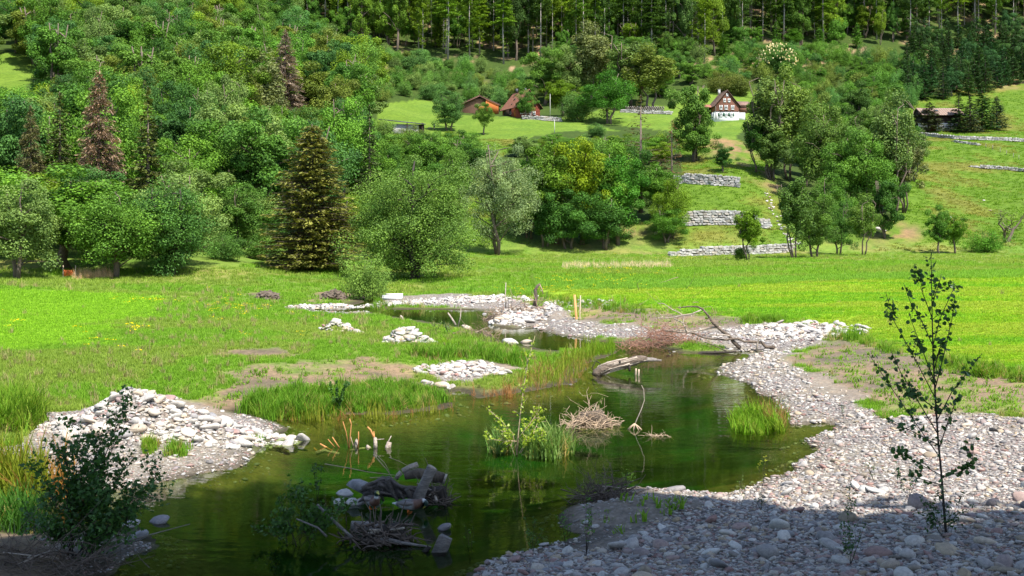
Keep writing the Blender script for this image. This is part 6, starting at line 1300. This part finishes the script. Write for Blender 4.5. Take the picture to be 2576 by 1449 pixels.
# leafy brush in the near water, budding willow shoot, seedlings
g = PT(745, 1368, 18.0); g.z = 0; E = [(700, 1250), (690, 1290), (730, 1240), (765, 1235), (800, 1262), (835, 1270), (865, 1275), (850, 1300), (780, 1290), (690, 1330), (640, 1330), (880, 1268), (720, 1300), (810, 1300)]
stems = [[Vector((g.x + random.gauss(0, .2), g.y + random.gauss(0, .15), -.05)), PT(745 + (u - 745) * .5, 1368 + (v - 1368) * .55, 18), PT(u, v, 18 + random.gauss(0, .2))] for u, v in E]
plant('water_shrub', 'low leafy brush standing in the shaded water', g, stems, 1300, .055, (.06, .15, .025), 'shrub', .011, 'lobed', twn=120, twL=(.1, .3), seed=4)
o = empty('driftwood_branch', PT(800, 1275, 18), label='straight grey branch slanting through the leafy brush', cat='branch'); part(o, 'branch', 'drift_grey', lambda m: [m.tube(rel([PT(798, 1270, 18.1), PT(850, 1320, 17.9), PT(885, 1352, 17.8)], o), (.02, .025), 6), m.tube(rel([PT(745, 1305, 17.7), PT(800, 1328, 17.7), PT(822, 1350, 17.7)], o), (.012, .018), 6)])
Yw = P0(1300, 1146)[1]; g = PT(1300, 1146, Yw); g.z = 0
stems = [line([(1300, 1150), (1304, 1090), (1310, 1030), (1318, 970), (1328, 910), (1346, 845)], Yw, .1), line([(1300, 1140), (1290, 1090), (1262, 1060), (1235, 1035)], Yw, .2), line([(1305, 1100), (1330, 1070), (1355, 1035)], Yw, .2), line([(1300, 1110), (1270, 1108), (1228, 1106)], Yw, .1), line([(1310, 1140), (1340, 1090), (1360, 1050)], Yw, .2), line([(1306, 1140), (1325, 1110), (1345, 1085)], Yw, .3), line([(1295, 1145), (1280, 1110), (1268, 1085)], Yw, .3), line([(1312, 1145), (1350, 1120), (1362, 1100)], Yw, .2)]
plant('budding_shrub', 'yellow-green budding shrub with a tall shoot in mid-pond', g, stems, 950, .05, (.24, .36, .025), 'shrub', .018, 'lobed', twn=110, twL=(.08, .3), bark='twig_pale', seed=5, off=.02)
for nm, lb, u, v, hpx, sp, nl, ls, col, lf in [
 ('seedling', 'thin leafy shoot hanging over the water above the brush', 798, 1262, 130, 14, 60, .05, (.035, .09, .02), 'lobed'), ('seedling', 'small two-leaved seedling at the shore bottom centre', 1183, 1420, 115, 26, 26, .05, (.07, .18, .02), 'long'),
 ('seedling', 'leafy seedling on the near shore left of the soil hump', 1340, 1390, 95, 28, 90, .04, (.05, .14, .03), 'long'), ('seedling', 'leafy shoots on the near soil hump', 1425, 1385, 130, 26, 90, .045, (.07, .18, .02), 'long'), ('seedling', 'taller leafy shoots right of the near soil hump', 1475, 1395, 160, 26, 110, .045, (.07, .18, .02), 'long'),
 ('seedling', 'small green plant at the bottom edge in the water', 990, 1445, 50, 30, 40, .05, (.04, .14, .02), 'long'), ('seedling', 'yellowish shoots at the bottom edge left of centre', 690, 1449, 75, 26, 70, .05, (.12, .25, .03), 'lobed'), ('seedling', 'yellow-leaved seedling beside the right water edge', 1918, 1225, 95, 16, 26, .05, (.25, .30, .03), 'long'),
 ('seedling', 'leafy plant in the shaded gravel at lower right', 2140, 1420, 130, 60, 190, .05, (.035, .095, .02), 'long'), ('seedling', 'tall thin seedling in the gravel left of the sapling', 2140, 1310, 90, 30, 90, .045, (.04, .11, .02), 'long'), ('seedling', 'twiggy plant just left of the sapling foot', 2285, 1255, 110, 30, 90, .045, (.035, .09, .02), 'long'), ('seedling', 'feathery weed at the left of the sapling', 2200, 1215, 80, 30, 50, .04, (.06, .12, .03), 'long'),
 ('seedling', 'dark seedling on the shaded gravel in the middle', 1915, 1285, 60, 20, 60, .04, (.03, .09, .02), 'long'), ('seedling', 'thin weed in the gravel near the water at right', 1862, 1255, 45, 14, 40, .035, (.05, .11, .02), 'long'), ('seedling', 'weed on the gravel right of the sedge tuft', 2122, 1055, 55, 16, 40, .04, (.06, .14, .03), 'long'), ('seedling', 'bright leafy shoot on the soil hump behind the dry twigs', 1575, 1235, 55, 30, 70, .045, (.11, .24, .03), 'long'),
 ('seedling', 'thin seedling on the gravel bar right of the stakes', 1600, 800, 30, 8, 30, .07, (.10, .2, .04), 'long'), ('seedling', 'grey-green sapling at the left edge of the upper pond', 1095, 838, 38, 14, 60, .09, (.10, .17, .05), 'long'), ('seedling', 'second grey-green sapling beside the upper pond', 1130, 842, 45, 14, 70, .09, (.10, .17, .07), 'long'), ('leafy_bush', 'dark green bramble in the long grass of the left bank', 845, 1040, 85, 60, 420, .07, (.05, .13, .02), 'round')]:
    g = G(u, v) if u != 798 else Vector((*P0(798, 1262), 0)); kk = g.y / FPX; r3 = np.random.default_rng(int(u)); stems = []
    for q in range(3 if sp < 20 else 6): e = np.array([r3.normal(0, sp * .55) * kk, r3.normal(0, sp * .4) * kk, hpx * kk * r3.uniform(.55, 1.0)]); stems.append([g, Vector(g) + Vector(e * .5 + np.array([*r3.normal(0, .02, 2), 0])), Vector(g) + Vector(e)])
    plant(nm, lb, g, stems, nl, ls, col, 'bush' if 'bush' in nm else 'seedling', .006 if g.y < 35 else .014, lf, twn=14, twL=(.05, .16), seed=int(u) % 97, off=.015 if g.y < 35 else .05)
# sprigs on the brush heap in the pond
g = Vector((*P0(1480, 1060), .3)); stems = [line([cv(a, b, 2100, 1500, 4.14) for a, b in q], 28.9, .1) for q in (((1090, 560), (1040, 400), (1030, 340), (1020, 270), (1060, 200)), ((1030, 340), (1100, 300), (1200, 300), (1380, 360)), ((1000, 560), (900, 500), (820, 450), (740, 410)), ((1030, 350), (960, 340), (900, 290)), ((740, 510), (680, 600), (660, 720)), ((1270, 480), (1250, 400)))]
plant('budding_twigs', 'budding twigs growing out of the root tangle in the pond', g, stems, 110, .03, (.14, .26, .03), 'twigs', .011, 'long', twn=14, twL=(.05, .15), bark='twig_pale', seed=9, lo=.4)
# earth mounds in the meadow
for u, v, w_, h_, lb in [(672, 752, 60, 20, 'dark clod heap of dug earth in the left meadow'), (840, 752, 62, 22, 'brown heap of dug earth left of the leafy bush')]:
    g = G(u, v); k_ = g.y / FPX; r4 = np.random.default_rng(u); bm = bmesh.new(); bmesh.ops.create_icosphere(bm, subdivisions=4, radius=1)
    for vt in bm.verts: f_ = 1 + .30 * (fbm(np.array([vt.co.x * 3 + u]), np.array([vt.co.y * 3 + vt.co.z * 2]), 4, 3)[0]) + .1 * r4.normal(); vt.co = Vector((vt.co.x * w_ * k_ * .5 * f_, vt.co.y * 1.0 * f_, max(-.1, vt.co.z * h_ * k_ * f_)))
    me = bpy.data.meshes.new('mound'); bm.to_mesh(me); bm.free(); me.materials.append(M['soil']); mobj('earth_mound', me, label=lb, cat='earth mound').location = g

# ------------------------------------------------------------------ the two ducks
def attr_mat(name):
    m, n, l = nt(name); a = n.new('ShaderNodeAttribute'); a.attribute_name = 'Col'; b = n.new('ShaderNodeBsdfPrincipled'); tc = n.new('ShaderNodeTexCoord')
    f = nnoise(n, l, 60, 3, tc.outputs['Object']); l.new(nmix(n, l, 1.0, a.outputs['Color'], nramp(n, l, f, [(.3, (.75, .75, .75)), (.7, (1.15, 1.15, 1.15))]), 'MULTIPLY'), b.inputs['Base Color']); b.inputs['Roughness'].default_value = .5; nout(n, l, b.outputs[0]); return m
M['plumage'] = attr_mat('plumage'); M['duck_leg'] = simple('duck_leg', (.65, .16, .03), .6, .1, 9, 0)
GREY, BRN, HEAD, WHT, DRK, BILL = (.33, .32, .31), (.11, .05, .03), (.01, .035, .025), (.6, .6, .58), (.05, .045, .045), (.40, .36, .06)
def duck(loc, rz_, neck, label):
    """neck: spine rings from breast to bill (x, z, half width, half height, colour)"""
    rings = [(-.30, .155, .008, .008, WHT), (-.25, .155, .045, .018, WHT), (-.20, .15, .065, .045, DRK), (-.13, .145, .09, .075, GREY), (-.04, .14, .105, .09, GREY), (.05, .14, .105, .092, GREY), (.12, .15, .095, .088, BRN), (.165, .165, .075, .075, BRN)] + neck
    S = np.array([(a, 0, b) for a, b, *_ in rings]); tg = np.gradient(S, axis=0); tg = unit(tg); side = np.array([0, 1.0, 0]); upv = np.cross(tg, side) * -1; n = 14; th = np.linspace(0, 2 * math.pi, n, endpoint=False); V = []; C_ = []
    for i, (a, b, w_, h_, c) in enumerate(rings):
        for t in th:
            V.append(S[i] + side * math.cos(t) * w_ + upv[i] * math.sin(t) * h_); top_ = math.sin(t) * np.sign(upv[i][2] + 1e-6)
            C_.append((.10, .085, .075) if (c == GREY and top_ > .55) else c)
    V = np.array(V); i_ = np.arange(len(rings) - 1)[:, None] * n; j_ = np.arange(n)[None]; Q_ = np.stack([i_ + j_, i_ + (j_ + 1) % n, i_ + n + (j_ + 1) % n, i_ + n + j_], -1).reshape(-1, 4)
    me = np_mesh('body', V, Q_, M['plumage'], True); at = me.attributes.new('Col', 'FLOAT_COLOR', 'POINT'); at.data.foreach_set('color', np.concatenate([np.array(C_), np.ones((len(C_), 1))], 1).astype(np.float32).ravel())
    o = empty('duck', loc, rz_, label=label, cat='duck'); mobj('body', me, o)
    for sy in (-1, 1):
        mb = MB(); mb.tube([(.09, sy * .088, .175), (0, sy * .103, .175), (-.1, sy * .088, .175), (-.22, sy * .035, .17)], [.02, .045, .04, .008], 8); w = mobj('wing', mb.mesh('wing', M['plumage'], True), o); a = w.data.attributes.new('Col', 'FLOAT_COLOR', 'POINT')
        a.data.foreach_set('color', np.tile([.15, .125, .11, 1], (len(w.data.vertices), 1)).astype(np.float32).ravel())
        part(o, 'leg', 'duck_leg', lambda m: [m.tube([(-.01, sy * .045, .07), (-.015, sy * .045, .005)], .011, 6), m.add([(-.02, sy * .045 - .008, .006), (-.02, sy * .045 + .008, .006), (.05, sy * .045 + .03, .002), (.05, sy * .045 - .03, .002)], [(0, 1, 2, 3)])])
    return o
UPN = [(.185, .215, .042, .045, BRN), (.19, .25, .034, .036, WHT), (.195, .275, .034, .036, HEAD), (.205, .315, .04, .045, HEAD), (.235, .335, .034, .036, HEAD), (.26, .328, .02, .016, BILL), (.29, .318, .018, .008, BILL), (.315, .312, .012, .004, BILL)]
DNN = [(.20, .195, .052, .055, BRN), (.235, .215, .042, .045, BRN), (.265, .215, .036, .037, WHT), (.285, .205, .038, .04, HEAD), (.305, .175, .042, .042, HEAD), (.298, .138, .03, .03, HEAD), (.282, .115, .018, .014, BILL), (.262, .095, .016, .008, BILL), (.245, .08, .01, .004, BILL)]
q = PT(*cv(690, 650, 1250, 1800, 2.875), 20.35); duck((q.x, q.y, .0), math.radians(-62), UPN, 'mallard drake with raised dark green head beside the stump')
q = PT(*cv(1110, 700, 1250, 1800, 2.875), 20.05); duck((q.x, q.y, .0), math.radians(-8), DNN, 'mallard drake bowing its head to preen, white tail left')

# ------------------------------------------------------------------ person with a cart on the lawn by the shed
def skinned(name, nodes, edges, mat, parent):
    me = bpy.data.meshes.new(name); me.from_pydata([n[:3] for n in nodes], edges, []); o = bpy.data.objects.new(name, me); link(o, parent); me.materials.append(mat)
    md = o.modifiers.new('skin', 'SKIN'); o.modifiers.new('sub', 'SUBSURF').render_levels = 1
    for v_, n_ in zip(me.skin_vertices[0].data, nodes): v_.radius = (n_[3], n_[3]); v_.use_root = False
    me.skin_vertices[0].data[0].use_root = True; return o
M['skin_tone'] = simple('skin_tone', (.50, .32, .24), .7, .05, 5, 0); M['cloth_dark'] = simple('cloth_dark', (.03, .03, .05), .9, .2, 5, .1); M['cloth_pale'] = simple('cloth_pale', (.62, .56, .46), .9, .1, 5, .1); M['hair_dark'] = simple('hair_dark', (.03, .022, .018), .7, .2, 8, .1)
g = G(1092, 326); h = empty('person', g, math.radians(20), label='person in pale top and dark shorts standing beside the shed', cat='person')
skinned('body', [(0, 0, .92, .13), (0, 0, 1.15, .14), (0, 0, 1.40, .13), (0, 0, 1.52, .055), (0, -.02, 1.66, .095), (.20, 0, 1.40, .06), (.26, -.08, 1.14, .045), (.20, -.28, 1.02, .035), (-.20, 0, 1.40, .06), (-.27, -.08, 1.14, .045), (-.22, -.28, 1.02, .035), (.10, 0, .82, .095), (.13, -.02, .46, .065), (.14, .02, .06, .05), (.14, -.12, .03, .045), (-.10, 0, .82, .095), (-.14, .05, .46, .065), (-.16, .12, .06, .05), (-.16, -.02, .03, .045)],
        [(0, 1), (1, 2), (2, 3), (3, 4), (2, 5), (5, 6), (6, 7), (2, 8), (8, 9), (9, 10), (0, 11), (11, 12), (12, 13), (13, 14), (0, 15), (15, 16), (16, 17), (17, 18)], M['skin_tone'], h)
skinned('shirt', [(0, 0, .95, .155), (0, 0, 1.16, .165), (0, 0, 1.41, .155), (.21, 0, 1.40, .08), (.245, -.05, 1.24, .068), (-.21, 0, 1.40, .08), (-.25, -.05, 1.24, .068)], [(0, 1), (1, 2), (2, 3), (3, 4), (2, 5), (5, 6)], M['cloth_pale'], h)
skinned('shorts', [(0, 0, .93, .16), (.10, 0, .80, .118), (.125, -.01, .55, .10), (-.10, 0, .80, .118), (-.13, .03, .55, .10)], [(0, 1), (1, 2), (0, 3), (3, 4)], M['cloth_dark'], h)
skinned('hair', [(0, .02, 1.70, .10), (0, .05, 1.62, .075)], [(0, 1)], M['hair_dark'], h)
c = empty('garden_cart', (g.x - 1.1, g.y - .25, g.z), math.radians(10), label='pale garden cart beside the person near the shed', cat='cart')
part(c, 'tray', 'white_paint', lambda m: m.add([(-.55, -.3, .62), (.45, -.3, .62), (.45, .3, .62), (-.55, .3, .62), (-.3, -.2, .32), (.3, -.2, .32), (.3, .2, .32), (-.3, .2, .32)], [(4, 5, 1, 0), (5, 6, 2, 1), (6, 7, 3, 2), (7, 4, 0, 3), (4, 7, 6, 5)]))
part(c, 'wheel', 'metal_dark', lambda m: m.tube([(-.5, -.05, .18), (-.5, .05, .18)], .19, 14)); part(c, 'handle', 'metal_dark', lambda m: [m.tube([(-.5, sy * .12, .2), (.2, sy * .22, .3), (.85, sy * .25, .72)], .022, 6) for sy in (-1, 1)]); part(c, 'stand', 'metal_dark', lambda m: [m.tube([(.2, sy * .22, .3), (.25, sy * .24, 0)], .02, 6) for sy in (-1, 1)])
